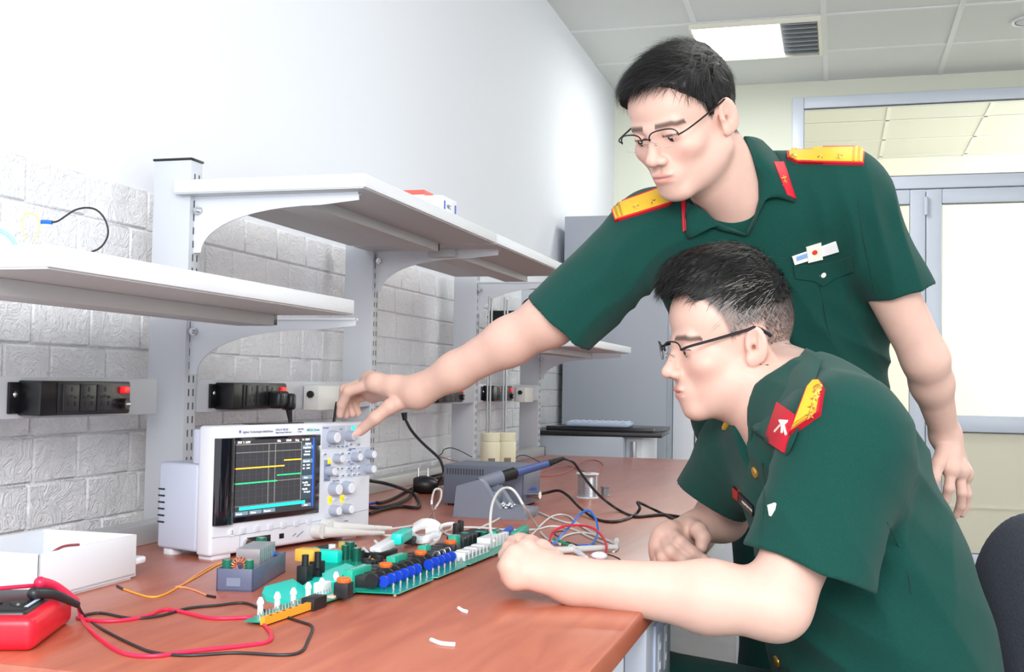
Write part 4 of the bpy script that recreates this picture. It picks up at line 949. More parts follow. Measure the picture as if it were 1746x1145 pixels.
MB().tube(path([zz(300, 688), zz(200, 705)], .0022), .0022, 8, 1).build('blue_sleeve', mat('blue_sleeve', '#2038c0', .4), bc_, world=True)
# plug in the strip above the scope
pg = thing('power_plug', 'black moulded power plug in the strip above the oscilloscope', 'plug', (-1.10, 2.09, .985))
MB().box((.012, .008, .008), (.032, .044, .036), .008, None, 3).box((.024, .028, .004), (.03, .02, .034), .007, None, 3).build('body', m_blackp, pg)
MB().box((.0285, .006, .010), (.002, .018, .016), .0008).build('grip_face', mat('plug_grip', '#3a3e46', .4), pg)
MB().tube([(.024, .030, -.008), (.026, .032, -.025), (.027, .034, -.045), (.020, .036, -.075), (.0, .05, -.12)], lambda t: .0075 - .003 * min(1, t * 3), 10, 5).build('cord', m_rubber, pg)
wire('power_cable', [(574, 686, 2.62), (572, 700, 2.60), (570, 715, 2.58), (566, 740, 2.56)], .0034, m_rubber, 'short black cable dropping from the rail beside the fingertips', 'cable')

# ================================================================ CLIP LEADS AND MORE PROBE CABLES AT RIGHT
D = 1.9
m_bl = mat('blue_clip_wire', '#1f6fd8', .4); m_rd = mat('red_clip_wire', '#e0283e', .4)
def dt(px, py): return (T(px, py) - CAM).dot(RC @ V((0, 0, -1)))
wire('probe_cable', [(842, 921, 1.68), (836, 899, 1.74), (839, 861, 1.80), (850, 838, 1.85), (865, 831, 1.88), (879, 839, 1.88), (898, 870, 1.88), (917, 899), (926, 912), (938, 921), (955, 927)], .0022, m_whitec, 'white cable arching high in front of the soldering stand')
wire('probe_cable', [(780, 925), (800, 910), (822, 898), (850, 884), (866, 870), (880, 861), (892, 860), (906, 867), (932, 879), (960, 889), (978, 892), (1000, 896)], .0022, m_whitec, 'white cable crossing diagonally under the high arch')
wire('probe_cable', [(885, 922), (900, 915), (912, 906), (921, 896), (936, 883), (948, 878), (960, 877), (972, 881), (985, 892), (1005, 905), (1030, 918), (1054, 930)], .0021, m_whitec, 'white cable making the low hump right of the pinching hand')
wire('probe_cable', [(945, 926), (964, 913), (985, 908), (1005, 909), (1030, 918), (1050, 926), (1054, 934), (1046, 940)], .0021, m_whitec, 'white cable curling back at the far end of the probe bundle')
pbn = thing('loose_probe', 'white oscilloscope probe lying on the bench behind the left hand', 'probe', tuple(T(1000, 937)))
a_, b_ = T(942, 938, TZ + .0065), T(1050, 932, TZ + .0065)
MB().tube([a_, a_.lerp(b_, .35), a_.lerp(b_, .75), b_], lambda t: .0062 - .002 * t, 14, 4).build('barrel', m_whitec, pbn, world=True)
MB().cyl(a_.lerp(b_, .30), a_.lerp(b_, .34), .0075, n=16).build('grip_ring', m_whitec, pbn, world=True)
rr = MB()
for i in range(6): p_ = b_.lerp(T(1052, 918, TZ + .01), i / 6); rr.cyl(p_, p_.lerp(T(1052, 918, TZ + .01), .12), .0042, n=10)
rr.build('strain_relief', m_whitec, pbn, world=True)
hk = thing('hook_clip', 'white grabber hook tip lying in front of the probe', 'probe tip', tuple(T(985, 945)))
a_, b_ = T(974, 933, TZ + .006), T(1000, 951, TZ + .004)
MB().tube([a_, a_.lerp(b_, .5), b_], lambda t: .0066 - .003 * t, 12, 4).build('hook_body', m_white, hk, world=True)
MB().cyl(b_, b_ + (b_ - a_) * .25, .0014, n=8).build('hook_tip', m_redw, hk, world=True)
hk = thing('ground_clip', 'white rounded clip with thin black ground wire loop', 'clip', tuple(T(1022, 948)))
MB().ball(T(1022, 947, TZ + .007), (.014, .009, .007)).build('clip_body', m_white, hk, world=True)
MB().tube(path([(1020, 957), (1040, 958), (1057, 954), (1050, 949), (1038, 945), (1030, 944)], .0009), .0009, 6, 5).build('ground_wire', m_blackm, hk, world=True)
wire('clip_lead', [(936, 930), (939, 915, dt(940, 925)), (945, 905, dt(945, 925)), (961, 897, dt(960, 925)), (989, 895, dt(990, 925)), (1011, 900, dt(1010, 930)), (1026, 913, dt(1026, 935)), (1034, 930, dt(1034, 942)), (1029, 945), (1013, 954)], .0021, m_rd, 'red clip lead arching over the white probe', 'lead')
wire('clip_lead', [(939, 932), (950, 920, dt(950, 930)), (960, 909, dt(960, 925)), (975, 893, dt(975, 920)), (989, 876, dt(990, 915)), (1000, 870, dt(1000, 915)), (1008, 873, dt(1008, 915)), (1017, 888, dt(1017, 918)), (1019, 908, dt(1018, 922)), (1012, 925, dt(1012, 932)), (1002, 931), (990, 932)], .0021, m_bl, 'blue clip lead forming a tall loop over the probe', 'lead')
MB_ = MB().tube(path([(984, 932), (1002, 931)], .004), .0042, 10, 1)
solo('blue_clip_boot', MB_, m_bl, 'fat blue boot at the end of the tall blue lead', 'boot')
gc = thing('clip_adapter', 'small green and black spring clip beside the white probe', 'clip', tuple(T(965, 925)))
MB().tube(path([(944, 920), (960, 925), (973, 930)], .004), .003, 8, 3).build('green_half', mat('clip_green', '#16a878', .4), gc, world=True)
MB().tube(path([(966, 926), (980, 930), (990, 934)], .0045), .0038, 8, 3).build('black_half', m_blackp, gc, world=True)
MB().tube(path([(955, 916), (945, 910), (950, 906), (962, 905)], .006), .0012, 6, 4).build('black_jumper', m_blackm, gc, world=True)
# shelf things
sb = thing('carton', 'white carton with coral red top edge on the upper shelf', 'box', (-.92, 2.34, 1.396))
MB().bb((-.045, 0, 0), (.045, .125, .058), .0015).build('body', m_white, sb)
MB().bb((-.0455, -.0006, .048), (.0455, .060, .0585)).build('red_band', mat('coral_red', '#e8675a', .5), sb)
sb = thing('carton', 'smaller white carton with blue marks on the upper shelf edge', 'box', (-.835, 2.262, 1.396))
MB().bb((-.028, 0, 0), (.032, .092, .032), .0015).build('body', m_white, sb)
for y in (.008, .078): MB().bb((.0322, y, .004), (.0328, y + .008, .022)).build('blue_mark', mat('blue_print', '#2a55c8', .5), sb)
text('carton_lettering', 'NEC', .013, mat('grey_print', '#5a6478', .5), sb, (.0325, .026, .008), (pi / 2, 0, pi / 2))
tr_ = thing('clear_tray', 'translucent pale tray with teal cord at the far left of the lower shelf', 'tray', (-.90, 1.06, 1.171))
MB().bb((-.2, -.02, 0), (-.06, .10, .045), .004).build('body', mat('pale_blue_clear', '#dde8f2', .3), tr_)
MB().tube([(-.14, -.02, .052), (-.10, .0, .046), (-.03, .04, .028), (-.012, .05, .004)], .0025, 8, 5).build('teal_cord', mat('teal_cord', '#8fdfe0', .4), tr_)

# small wires on the lower left shelf
wk = thing('shelf_wire', 'black wire arc with blue joint and yellow loop on the lower left shelf', 'wire', (-.95, 1.12, 1.171))
dW = 1.42
MB().tube([P(*p, dW) for p in ((86, 379), (98, 377), (112, 368), (128, 358), (146, 354), (163, 357), (176, 369), (183, 385), (184, 400), (178, 414), (168, 424), (156, 429))], .0012, 8, 6).build('black_wire', m_blackm, wk, world=True)
MB().tube([P(70, 378, dW), P(79, 378, dW), P(89, 379, dW)], .0026, 10, 3).build('blue_joint', mat('joint_blue', '#1763d6', .4), wk, world=True)
MB().tube([P(*p, dW) for p in ((70, 378), (62, 368), (50, 363), (42, 366), (38, 380), (40, 396), (44, 410))], .0011, 8, 6).build('yellow_wire', mat('pale_yellow_wire', '#ecd28a', .45), wk, world=True)
MB().tube([P(*p, dW) for p in ((66, 374), (67, 388), (62, 400), (56, 411))], .0009, 8, 6).build('yellow_wire', mat('pale_yellow_wire', '#ecd28a', .45), wk, world=True)
MB().cyl(P(690, 700, 3.0), P(690.5, 716, 3.0), .009, .007, 14)
solo('cable_plug', MB().cyl(P(689, 703, 3.0), P(690.5, 716, 3.0), .0085, .006, 14), m_blackp, 'small black plug end hanging under the wrist', 'plug')
for pts_, lab in ((((782, 1036), (788, 1040), (796, 1042)), 'small curled white scrap nearest the circuit board'), (((735, 1090), (752, 1096), (776, 1098)), 'long white scrap on the bench near the front edge')):
    solo('scrap', MB().tube([T(*p, TZ + .0025) for p in pts_], .0024, 6, 3), m_wc, lab, 'scrap')
# ================================================================ PEOPLE: smooth-blended surfaces
class Pr:
    def __init__(s, f, c, R): s.f = f; s.c = np.array(c, float); s.R = R
def A_(v): return np.array([v[0], v[1], v[2]], float)
def cone(a, b, ra, rb):
    a, b = A_(a), A_(b); ab = b - a; L2 = max(ab @ ab, 1e-12)
    def f(p):
        q = p - a; t = np.clip(q @ ab / L2, 0, 1); d = q - t[:, None] * ab
        return np.sqrt((d * d).sum(1)) - (ra + (rb - ra) * t)
    return Pr(f, (a + b) / 2, math.sqrt(L2) / 2 + max(ra, rb))
def ball(c, r): return cone(c, A_(c) + 1e-5, r, r)
def ell(c, r, M=None):
    c, r = A_(c), np.array(r, float); M = np.eye(3) if M is None else np.array(M); rm = r.max()
    def f(p):
        q = (p - c) @ M; k0 = np.sqrt(((q / r) ** 2).sum(1)); k1 = np.sqrt(((q / r ** 2) ** 2).sum(1)) + 1e-9
        return np.maximum(k0 * (k0 - 1) / k1, np.sqrt((q * q).sum(1)) - rm)
    return Pr(f, c, r.max())
def fcone(a, b, ra, rb, ax, flat):                             # cone flattened along unit direction ax
    a, b, ax = A_(a), A_(b), A_(ax); ax = ax / np.linalg.norm(ax)
    def sc(p): return p + np.outer(p @ ax, ax) * (1 / flat - 1) if p.ndim == 2 else p + (p @ ax) * ax * (1 / flat - 1)
    a2, b2 = sc(a), sc(b); ab = b2 - a2; L2 = max(ab @ ab, 1e-12)
    def f(p):
        q = sc(p) - a2; t = np.clip(q @ ab / L2, 0, 1); d = q - t[:, None] * ab
        return (np.sqrt((d * d).sum(1)) - (ra + (rb - ra) * t)) * min(flat, 1)
    return Pr(f, (a + b) / 2, np.linalg.norm(b - a) / 2 + max(ra, rb) * max(1, flat))
def rbox(c, h, M, r=.0):
    c, h, M = A_(c), np.array(h, float), np.array(M)
    def f(p):
        q = np.abs((p - c) @ M) - h + r; return np.sqrt((np.maximum(q, 0) ** 2).sum(1)) + np.minimum(q.max(1), 0) - r
    return Pr(f, c, np.linalg.norm(h))
def cutpl(pr, o, n):                                           # keep the side opposite to n
    o, n = A_(o), A_(n); n = n / np.linalg.norm(n)
    return Pr(lambda p: np.maximum(pr.f(p), (p - o) @ n), pr.c, pr.R)
def inframe(pr, Fr):                                           # Fr = (R columns, origin, scale)
    R, o, s = Fr
    return Pr(lambda p: pr.f((p - o) @ R / s) * s, o + R @ pr.c * s, pr.R * s)
def group(prs, k):
    cs = np.array([p.c for p in prs]); c = cs.mean(0); Rm = max(np.linalg.norm(p.c - c) + p.R for p in prs)
    def f(p):
        d = None
        for q in prs:
            e = q.f(p)
            if d is None: d = e
            else: h = np.maximum(k - np.abs(d - e), 0) / k; d = np.minimum(d, e) - h * h * k / 4
        return d
    return Pr(f, c, Rm)
def evalops(ops, p):
    d = np.full(len(p), 1e3)
    for op, pr, k in ops:
        e = pr.f(p)
        if op == 'u': h = np.maximum(k - np.abs(d - e), 0) / k; d = np.minimum(d, e) - h * h * k / 4
        elif op == 's': e = -e; h = np.maximum(k - np.abs(d - e), 0) / k; d = np.maximum(d, e) + h * h * k / 4
        elif op == 'd': d = d + e
        elif op == 'i': d = np.maximum(d, e)
    return d
def cull(ops, c, rad): return [o for o in ops if np.linalg.norm(o[1].c - c) - o[1].R < rad + (o[2] or 0) * 1.7 + .012]
def mesh_sdf(ops, h, lo=None, hi=None, B=16):
    un = [o[1] for o in ops if o[0] == 'u']
    if lo is None:
        lo = np.min([p.c - p.R for p in un], 0) - 3 * h; hi = np.max([p.c + p.R for p in un], 0) + 3 * h
    lo = np.array(lo, float); hi = np.array(hi, float)
    nb = np.ceil((hi - lo) / (h * B)).astype(int) + 1
    ii = np.stack(np.meshgrid(*[np.arange(n) for n in nb], indexing='ij'), -1).reshape(-1, 3)
    ctr = lo + (ii + .5) * h * B; half = h * (B + 2) * .5 * 1.7321
    d = evalops(ops, ctr); keep = np.abs(d) < half * 1.5 + .012
    V_, ID, FA = [], [], []
    n = B + 2; g = np.stack(np.meshgrid(*[np.arange(n)] * 3, indexing='ij'), -1).reshape(-1, 3)
    NG = nb * B + 4
    def cid(c): return (c[..., 0].astype(np.int64) * NG[1] + c[..., 1]) * NG[2] + c[..., 2]
    for bi, c in zip(ii[keep], ctr[keep]):
        sub = cull(ops, c, half)
        if not any(o[0] == 'u' for o in sub): continue
        base = bi * B; p = lo + (base + g) * h
        s = evalops(sub, p).reshape(n, n, n); ins = s < 0
        if ins.all() or not ins.any(): continue
        m = n - 1; cnt = np.zeros((m, m, m), int); acc = np.zeros((m, m, m, 3)); tot = np.zeros((m, m, m))
        corners = [(i, j, k) for i in (0, 1) for j in (0, 1) for k in (0, 1)]
        for i, a in enumerate(corners):
            for b in corners[i + 1:]:
                if sum(x != y for x, y in zip(a, b)) != 1: continue
                sa = s[a[0]:a[0] + m, a[1]:a[1] + m, a[2]:a[2] + m]; sb = s[b[0]:b[0] + m, b[1]:b[1] + m, b[2]:b[2] + m]
                cr = (sa < 0) != (sb < 0)
                if not cr.any(): continue
                t = np.where(cr, sa / np.where(sa - sb == 0, 1, sa - sb), 0)
                for ax in range(3): acc[..., ax] += np.where(cr, a[ax] + (b[ax] - a[ax]) * t, 0)
                tot += cr
        cell = np.argwhere(tot > 0)
        if not len(cell): continue
        pos = acc[tuple(cell.T)] / tot[tuple(cell.T)][:, None]
        V_.append(lo + (base + cell + pos) * h); ID.append(cid(base + cell))
        for ax in range(3):
            u, v = (ax + 1) % 3, (ax + 2) % 3
            sl0 = [slice(0, B), slice(0, B), slice(0, B)]; sl0[u] = slice(1, B + 1); sl0[v] = slice(1, B + 1)
            sl1 = list(sl0); sl1[ax] = slice(1, B + 1)
            a_, b_ = ins[tuple(sl0)], ins[tuple(sl1)]
            e = np.argwhere(a_ != b_)
            if not len(e): continue
            fl = a_[tuple(e.T)]
            off = np.zeros(3, int); off[u] = 1; off[v] = 1; e = e + off
            du = np.zeros(3, int); du[u] = 1; dv = np.zeros(3, int); dv[v] = 1
            q = [cid(base + e - du - dv), cid(base + e - dv), cid(base + e), cid(base + e - du)]
            F_ = np.stack(q, 1); F_[~fl] = F_[~fl][:, ::-1]; FA.append(F_)
    Vv = np.concatenate(V_); ids = np.concatenate(ID); F_ = np.concatenate(FA)
    uid, fi = np.unique(ids, return_index=True); Vv = Vv[fi]
    ix = np.searchsorted(uid, F_); ix = np.clip(ix, 0, len(uid) - 1); ok = (uid[ix] == F_).all(1)
    return Vv, ix[ok]
def largest(V_, F_):
    lab = np.arange(len(V_))
    for _ in range(400):
        m = lab[F_].min(1); new = lab.copy()
        for k in range(4): np.minimum.at(new, F_[:, k], m)
        new = new[new]
        if (new == lab).all(): break
        lab = new
    u, c = np.unique(lab, return_counts=True); keep = lab == u[c.argmax()]; ix = np.cumsum(keep) - 1
    F2 = F_[keep[F_].all(1)]; return V_[keep], ix[F2]
def smooth(V_, F_, it=1, lam=.5):
    a = np.concatenate([F_[:, [0, 1]], F_[:, [1, 2]], F_[:, [2, 3]], F_[:, [3, 0]]]); a = np.concatenate([a, a[:, ::-1]])
    for _ in range(it):
        s = np.zeros_like(V_); c = np.zeros(len(V_)); np.add.at(s, a[:, 0], V_[a[:, 1]]); np.add.at(c, a[:, 0], 1)
        V_ = V_ * (1 - lam) + s / np.maximum(c, 1)[:, None] * lam
    return V_
def np_mesh(name, V_, F_, m, parent=None, colf=None):
    me = bpy.data.meshes.new(name); O = A_((0, 0, 0))
    q_ = parent
    while q_ is not None: O = O + A_(q_.location); q_ = q_.parent
    me.vertices.add(len(V_)); me.vertices.foreach_set('co', (V_ - O).ravel())
    me.loops.add(F_.size); me.loops.foreach_set('vertex_index', F_.ravel().astype(np.int32))
    me.polygons.add(len(F_)); me.polygons.foreach_set('loop_start', np.arange(0, F_.size, F_.shape[1], dtype=np.int32))
    try: me.polygons.foreach_set('loop_total', np.full(len(F_), F_.shape[1], dtype=np.int32))
    except Exception: pass
    me.update(calc_edges=True); me.validate()
    me.polygons.foreach_set('use_smooth', [True] * len(me.polygons))
    if colf is not None:
        at = me.color_attributes.new('tone', 'FLOAT_COLOR', 'POINT'); c = np.ones((len(V_), 4)); c[:, :3] = colf(V_); at.data.foreach_set('color', c.ravel())
    me.materials.append(m); o = bpy.data.objects.new(name, me); COL.objects.link(o); o.parent = parent; return o

def skin_mat(name, tint):
    m = bpy.data.materials.new(name); m.use_nodes = True; nt = m.node_tree; b = nt.nodes['Principled BSDF']
    at = nt.nodes.new('ShaderNodeAttribute'); at.attribute_name = 'tone'
    no = nt.nodes.new('ShaderNodeTexNoise'); no.inputs['Scale'].default_value = 60; no.inputs['Detail'].default_value = 4
    mr = nt.nodes.new('ShaderNodeMapRange'); mr.inputs[3].default_value = .93; mr.inputs[4].default_value = 1.06
    mu = nt.nodes.new('ShaderNodeVectorMath'); mu.operation = 'SCALE'
    tc = nt.nodes.new('ShaderNodeTexCoord'); nt.links.new(tc.outputs['Object'], no.inputs['Vector']); nt.links.new(no.outputs['Fac'], mr.inputs[0])
    nt.links.new(at.outputs['Color'], mu.inputs[0]); nt.links.new(mr.outputs[0], mu.inputs['Scale']); nt.links.new(mu.outputs[0], b.inputs['Base Color'])
    n2 = nt.nodes.new('ShaderNodeTexNoise'); n2.inputs['Scale'].default_value = 900; bp = nt.nodes.new('ShaderNodeBump'); bp.inputs['Strength'].default_value = .12; bp.inputs['Distance'].default_value = .0006
    nt.links.new(tc.outputs['Object'], n2.inputs['Vector']); nt.links.new(n2.outputs['Fac'], bp.inputs['Height']); nt.links.new(bp.outputs['Normal'], b.inputs['Normal'])
    b.inputs['Roughness'].default_value = .5; b.inputs['Specular IOR Level'].default_value = .4
    b.inputs['Subsurface Weight'].default_value = .18; b.inputs['Subsurface Radius'].default_value = (.01, .004, .002); b.inputs['Subsurface Scale'].default_value = .5
    return m
def fabric(name, c, sc=1400):
    m = mat(name, c, .85, bump=.35, bscale=sc, var=.14, vscale=500, spec=.25)
    m.node_tree.nodes['Principled BSDF'].inputs['Sheen Weight'].default_value = .08; return m
m_hair = mat('black_hair', '#0e0c0b', .5, spec=.35); m_hairg = mat('grey_hair_strand', '#8f8a86', .45)
m_shirt = fabric('uniform_green_cloth', '#04423a'); m_trous = fabric('uniform_trousers_cloth', '#0a3f3a')
m_eye = mat('eye_white', '#bfb4ae', .25); m_iris = mat('iris_dark', '#1d120d', .1); m_lens = mat('spectacle_lens', '#ffffff', .02, trans=1, spec=.5)
m_lens.node_tree.nodes['Principled BSDF'].inputs['IOR'].default_value = 1.02
m_frame = mat('spectacle_frame', '#1a1a1e', .3, .3)
m_gold = mat('gold_cloth', '#e3b72c', .45, bump=.3, bscale=1500); m_goldm = mat('gold_metal', '#d9a94a', .3, .7)
m_ins = mat('insignia_red', '#c8102c', .55, bump=.15, bscale=1500); m_pale = mat('insignia_silver', '#f0ece0', .4)

def camdir(x, y, z): return A_(RC @ V((x, y, -z)))
def headframe(ear, ed, psi, th, roll, s):
    ps, t = radians(psi), radians(th)
    l = camdir(cos(ps), 0, -sin(ps)); f = camdir(-sin(ps) * cos(t), -sin(t), -cos(ps) * cos(t)); u = camdir(-sin(ps) * sin(t), cos(t), -cos(ps) * sin(t))
    r = radians(roll); l, u = l * cos(r) + u * sin(r), u * cos(r) - l * sin(r)
    R = np.stack([l, -f, u], 1); o = A_(P(ear[0], ear[1], ed)) - s * (R @ np.array([.077, .012, -.008])); return (R, o, s)
def w(Fr, p): return Fr[1] + Fr[0] @ np.array(p, float) * Fr[2]
def head_ops(Fr, slim=1.0, chin=0.0, top=0.0):
    L = []
    def u(p, k): L.append(('u', inframe(p, Fr), k * Fr[2]))
    def s(p, k): L.append(('s', inframe(p, Fr), k * Fr[2]))
    u(ell((0, .014, .030 + top * .5), (.0745, .094, .084 + top * .5)), .01)
    u(ell((0, -.034, .040 + top * .7), (.062, .052, .052)), .03)
    u(ell((0, -.030, -.040), (.060 * slim, .060, .070)), .03)
    u(ell((0, -.012, -.062), (.058 * slim, .050, .045)), .03)
    for x in (-1, 1):
        u(cone((x * .056 * slim, .006, -.055), (x * .018, -.066, -.104 + chin), .014, .012), .028)
        u(ell((x * .044, -.058, -.026), (.020, .020, .016)), .022)
        u(cone((x * .040, -.076, .016), (x * .010, -.086, .013), .007, .006), .014)
    u(ell((0, -.074, -.104 + chin), (.020, .014, .014)), .02)
    for x in (-1, 1): s(ell((x * .032, -.098, -.002), (.018, .016, .0125)), .012)
    u(cone((0, -.083, .012), (0, -.104, -.030), .0065, .0095), .012)
    u(ell((0, -.108, -.034), (.0105, .0095, .0090)), .008)
    for x in (-1, 1): u(ell((x * .0120, -.097, -.038), (.0085, .010, .0075)), .006)
    for x in (-1, 1): s(ell((x * .0062, -.104, -.0445), (.0034, .005, .0035)), .002)
    u(ell((0, -.0815, -.066), (.027, .0155, .023)), .014)
    u(ell((0, -.0950, -.0620), (.0210, .0055, .0050)), .005)
    u(ell((0, -.0925, -.0725), (.0180, .0060, .0056)), .005)
    s(ell((0, -.1015, -.0672), (.0215, .008, .0010)), .0020)
    s(ell((0, -.100, -.0505), (.0028, .005, .007)), .005)
    for x in (-1, 1):                                            # lids
        u(ell((x * .0315, -.0765, -.001), (.0150, .0125, .0118)), .005)
        s(ell((x * .0315, -.0900, -.0050), (.0128, .0060, .0032)), .0015)
        s(cone((x * .020, -.0900, .0055), (x * .044, -.0840, .0050), .0010, .0010), .002)
    for x in (-1, 1):                                            # ears
        a = radians(-30) * x; M = np.array([[cos(a), -sin(a), 0], [sin(a), cos(a), 0], [0, 0, 1]])
        u(ell((x * .0815, .014, -.006), (.0050, .0175, .0300), M), .005)
        u(ell((x * .0775, .006, -.028), (.0060, .0100, .0110)), .006)
        s(ell((x * .0885, .0100, .001), (.0090, .0120, .0205), M), .002)
        u(cone((x * .0850, .020, .012), (x * .0840, .017, -.012), .0026, .0028), .003)
        u(cone((x * .0785, .003, -.010), (x * .079, .006, -.016), .0040, .0030), .003)
        s(ell((x * .0850, .007, -.009), (.0110, .0050, .0070), M), .002)
    return L
SK = np.array([.70, .455, .375])
def skin_col(frames, extra=None):
    def f(p):
        c = np.tile(SK, (len(p), 1))
        for Fr in frames:
            q = (p - Fr[1]) @ Fr[0] / Fr[2]; x, y, z = q.T
            near = (np.abs(q) < .16).all(1)
            def blob(cx, cy, cz, rx, ry, rz, sym=True):
                X = np.abs(x) if sym else x
                return np.exp(-(((X - cx) / rx) ** 2 + ((y - cy) / ry) ** 2 + ((z - cz) / rz) ** 2)) * near
            def mix(m, col): 
                nonlocal c; m = np.clip(m, 0, 1)[:, None]; c = c * (1 - m) + np.array(col) * m
            mix(blob(.045, -.07, -.035, .02, .03, .018) * .35, (.78, .36, .30))
            mix(blob(0, -.112, -.036, .013, .01, .012) * .30, (.78, .36, .30))
            mix(blob(.082, .014, -.004, .02, .02, .03) * .35, (.80, .34, .28))
            lip = np.clip(1.3 - np.sqrt((x / .0225) ** 2 + ((z + .0672) / (.0098 * (1 - .35 * (np.abs(x) / .0225) ** 2))) ** 2) * 1.15, 0, 1) * 3 * (y < -.083) * near
            mix(np.clip(lip, 0, 1) * .6, (.60, .22, .20))
            mix(blob(0, -.098, -.053, .022, .02, .005) * .28, (.30, .22, .20))
            bz = .0185 + .10 * (.034 - np.abs(x)) * (np.abs(x) < .034) * .0 - .35 * np.maximum(np.abs(x) - .040, 0)
            br = (np.abs(x) > .0125) * (np.abs(x) < .053) * (y < -.045) * np.exp(-((z - bz) / .0045) ** 4) * near
            mix(br * .85, (.045, .03, .025))
            mix(((np.abs(z + .0005 - .0) < .0016) & (np.abs(np.abs(x) - .0315) < .0150) & (y < -.080) & near) * .85, (.03, .02, .02))
            if extra: c = extra(c, x, y, z, near)
        return np.clip(c, 0, 1)
    return f
def eyes(Fr, par, look=(0, 0)):
    for x in (-1, 1):
        c = w(Fr, (x * .0315, -.0745, -.003)); r = .0122 * Fr[2]
        e_ = MB().ball(V(c), r, n=20).build('eyeball', m_eye, par, world=True)
        d = Fr[0] @ np.array([look[0], -1, look[1]]); d /= np.linalg.norm(d)
        q = MB(); c2 = V(c) + V(d) * r * .86; q.ball(V(c) + V(d) * (r * .13), r * .90, n=20)
        bm = q.bm; dl = [v for v in bm.verts if (v.co - V(c)).dot(V(d)) < r * .78]; bmesh.ops.delete(bm, geom=dl, context='VERTS')
        q.build('iris', m_iris, e_, world=False) if 0 else _wb(q, 'iris', m_iris, e_)
def _wb(q, name, m, par): return q.build(name, m, par, world=True)

def hairdo(Fr, name, m, par, hl, cap, strands, seed, vol=0, h=.0022, ops_extra=()):
    ops = [('u', inframe(ell(c, r), Fr), k * Fr[2]) for c, r, k in cap]
    R, o, s = Fr
    def cutf(p):
        q = (p - o) @ R / s; x, y, z = q.T
        return (np.interp(y, hl[0], hl[1]) - z + np.interp(np.abs(x), [0, .03, .06, .08], [0, 0, -.004, -.006])) * .7 * s
    ops.append(('i', Pr(cutf, o, .5), 0))
    def rid(p):
        q = (p - o) @ R / s; x, y, z = q.T
        a = np.arctan2(x, z - .0)
        return .0016 * s * np.sin(x * 420 + 3 * np.sin(y * 60) + 2 * np.sin(z * 70)) * np.sin(x * 130 + y * 90) + .001 * s * np.sin(x * 900 + 9 * np.sin(y * 40))
    ops.append(('d', Pr(rid, o, .5), 0))
    V_, F_ = largest(*mesh_sdf(ops, h)); V_ = smooth(V_, F_, 1, .4)
    return np_mesh(name, V_, F_, m, par), (V_, F_)
def strand_mesh(name, Fr, par, m, n, seed, surf_r, surf_c, region, direc, length, width=.0006, lift=.25, wob=.25, droop=0, src=None):
    """short hair strands growing from the scalp ellipsoid; region/direc/length work in head space"""
    rs = np.random.RandomState(seed); R, o, s = Fr; vs, fs = [], []; got = 0; tries = 0
    sr, scn = np.array(surf_r), np.array(surf_c)
    while got < n and tries < 60:
        tries += 1
        if src is None:
            d = rs.normal(size=(n * 2, 3)); d /= np.linalg.norm(d, axis=1)[:, None]; p = scn + d * sr
            ok = region(p, rs); p = p[ok]; nn = (p - scn) / sr ** 2; nn /= np.linalg.norm(nn, axis=1)[:, None]
        else:
            SV, SF = src; fi = rs.randint(0, len(SF), n * 2); q4 = SV[SF[fi]]; p = (q4.mean(1) - o) @ R / s
            nn = np.cross(q4[:, 2] - q4[:, 0], q4[:, 3] - q4[:, 1]) @ R; nn /= np.linalg.norm(nn, axis=1)[:, None] + 1e-12
            nn2 = (p - scn) / sr ** 2; nn2 /= np.linalg.norm(nn2, axis=1)[:, None]; nn *= np.sign((nn * nn2).sum(1))[:, None]; nn = nn * .5 + nn2 * .5; nn /= np.linalg.norm(nn, axis=1)[:, None]
            ok = region(p, rs) & ((p - scn) @ np.eye(3) * nn2).sum(1) .__gt__(0); p, nn = p[ok], nn[ok]; p = p - nn * .001
        t = direc(p) + rs.normal(size=p.shape) * wob; t -= nn * (t * nn).sum(1)[:, None]; t /= np.linalg.norm(t, axis=1)[:, None] + 1e-9
        L = length(p) * rs.uniform(.6, 1.15, len(p))
        for i in range(min(len(p), n - got)):
            q = p[i].copy(); pts = []; dirv = t[i] * 1 + nn[i] * lift * rs.uniform(.5, 1.3); dirv /= np.linalg.norm(dirv); K = 4
            sd = np.cross(nn[i], t[i])
            for k in range(K + 1):
                pts.append(q.copy()); q = q + dirv * L[i] / K
                n2 = (q - scn) / sr ** 2; n2 /= np.linalg.norm(n2)
                dirv = dirv - n2 * (dirv @ n2) * .45 + np.array([0, 0, -droop]); dirv /= np.linalg.norm(dirv)
            b = len(vs)
            for k, q_ in enumerate(pts):
                wd = width * (1 - (k / K) ** 2 * .85); vs.append(q_ + sd * wd / 2); vs.append(q_ - sd * wd / 2)
            for k in range(K): fs.append((b + 2 * k, b + 2 * k + 1, b + 2 * k + 3, b + 2 * k + 2))
            got += 1
    W_ = o + np.array(vs) @ R.T * s
    return np_mesh(name, W_, np.array(fs), m, par)
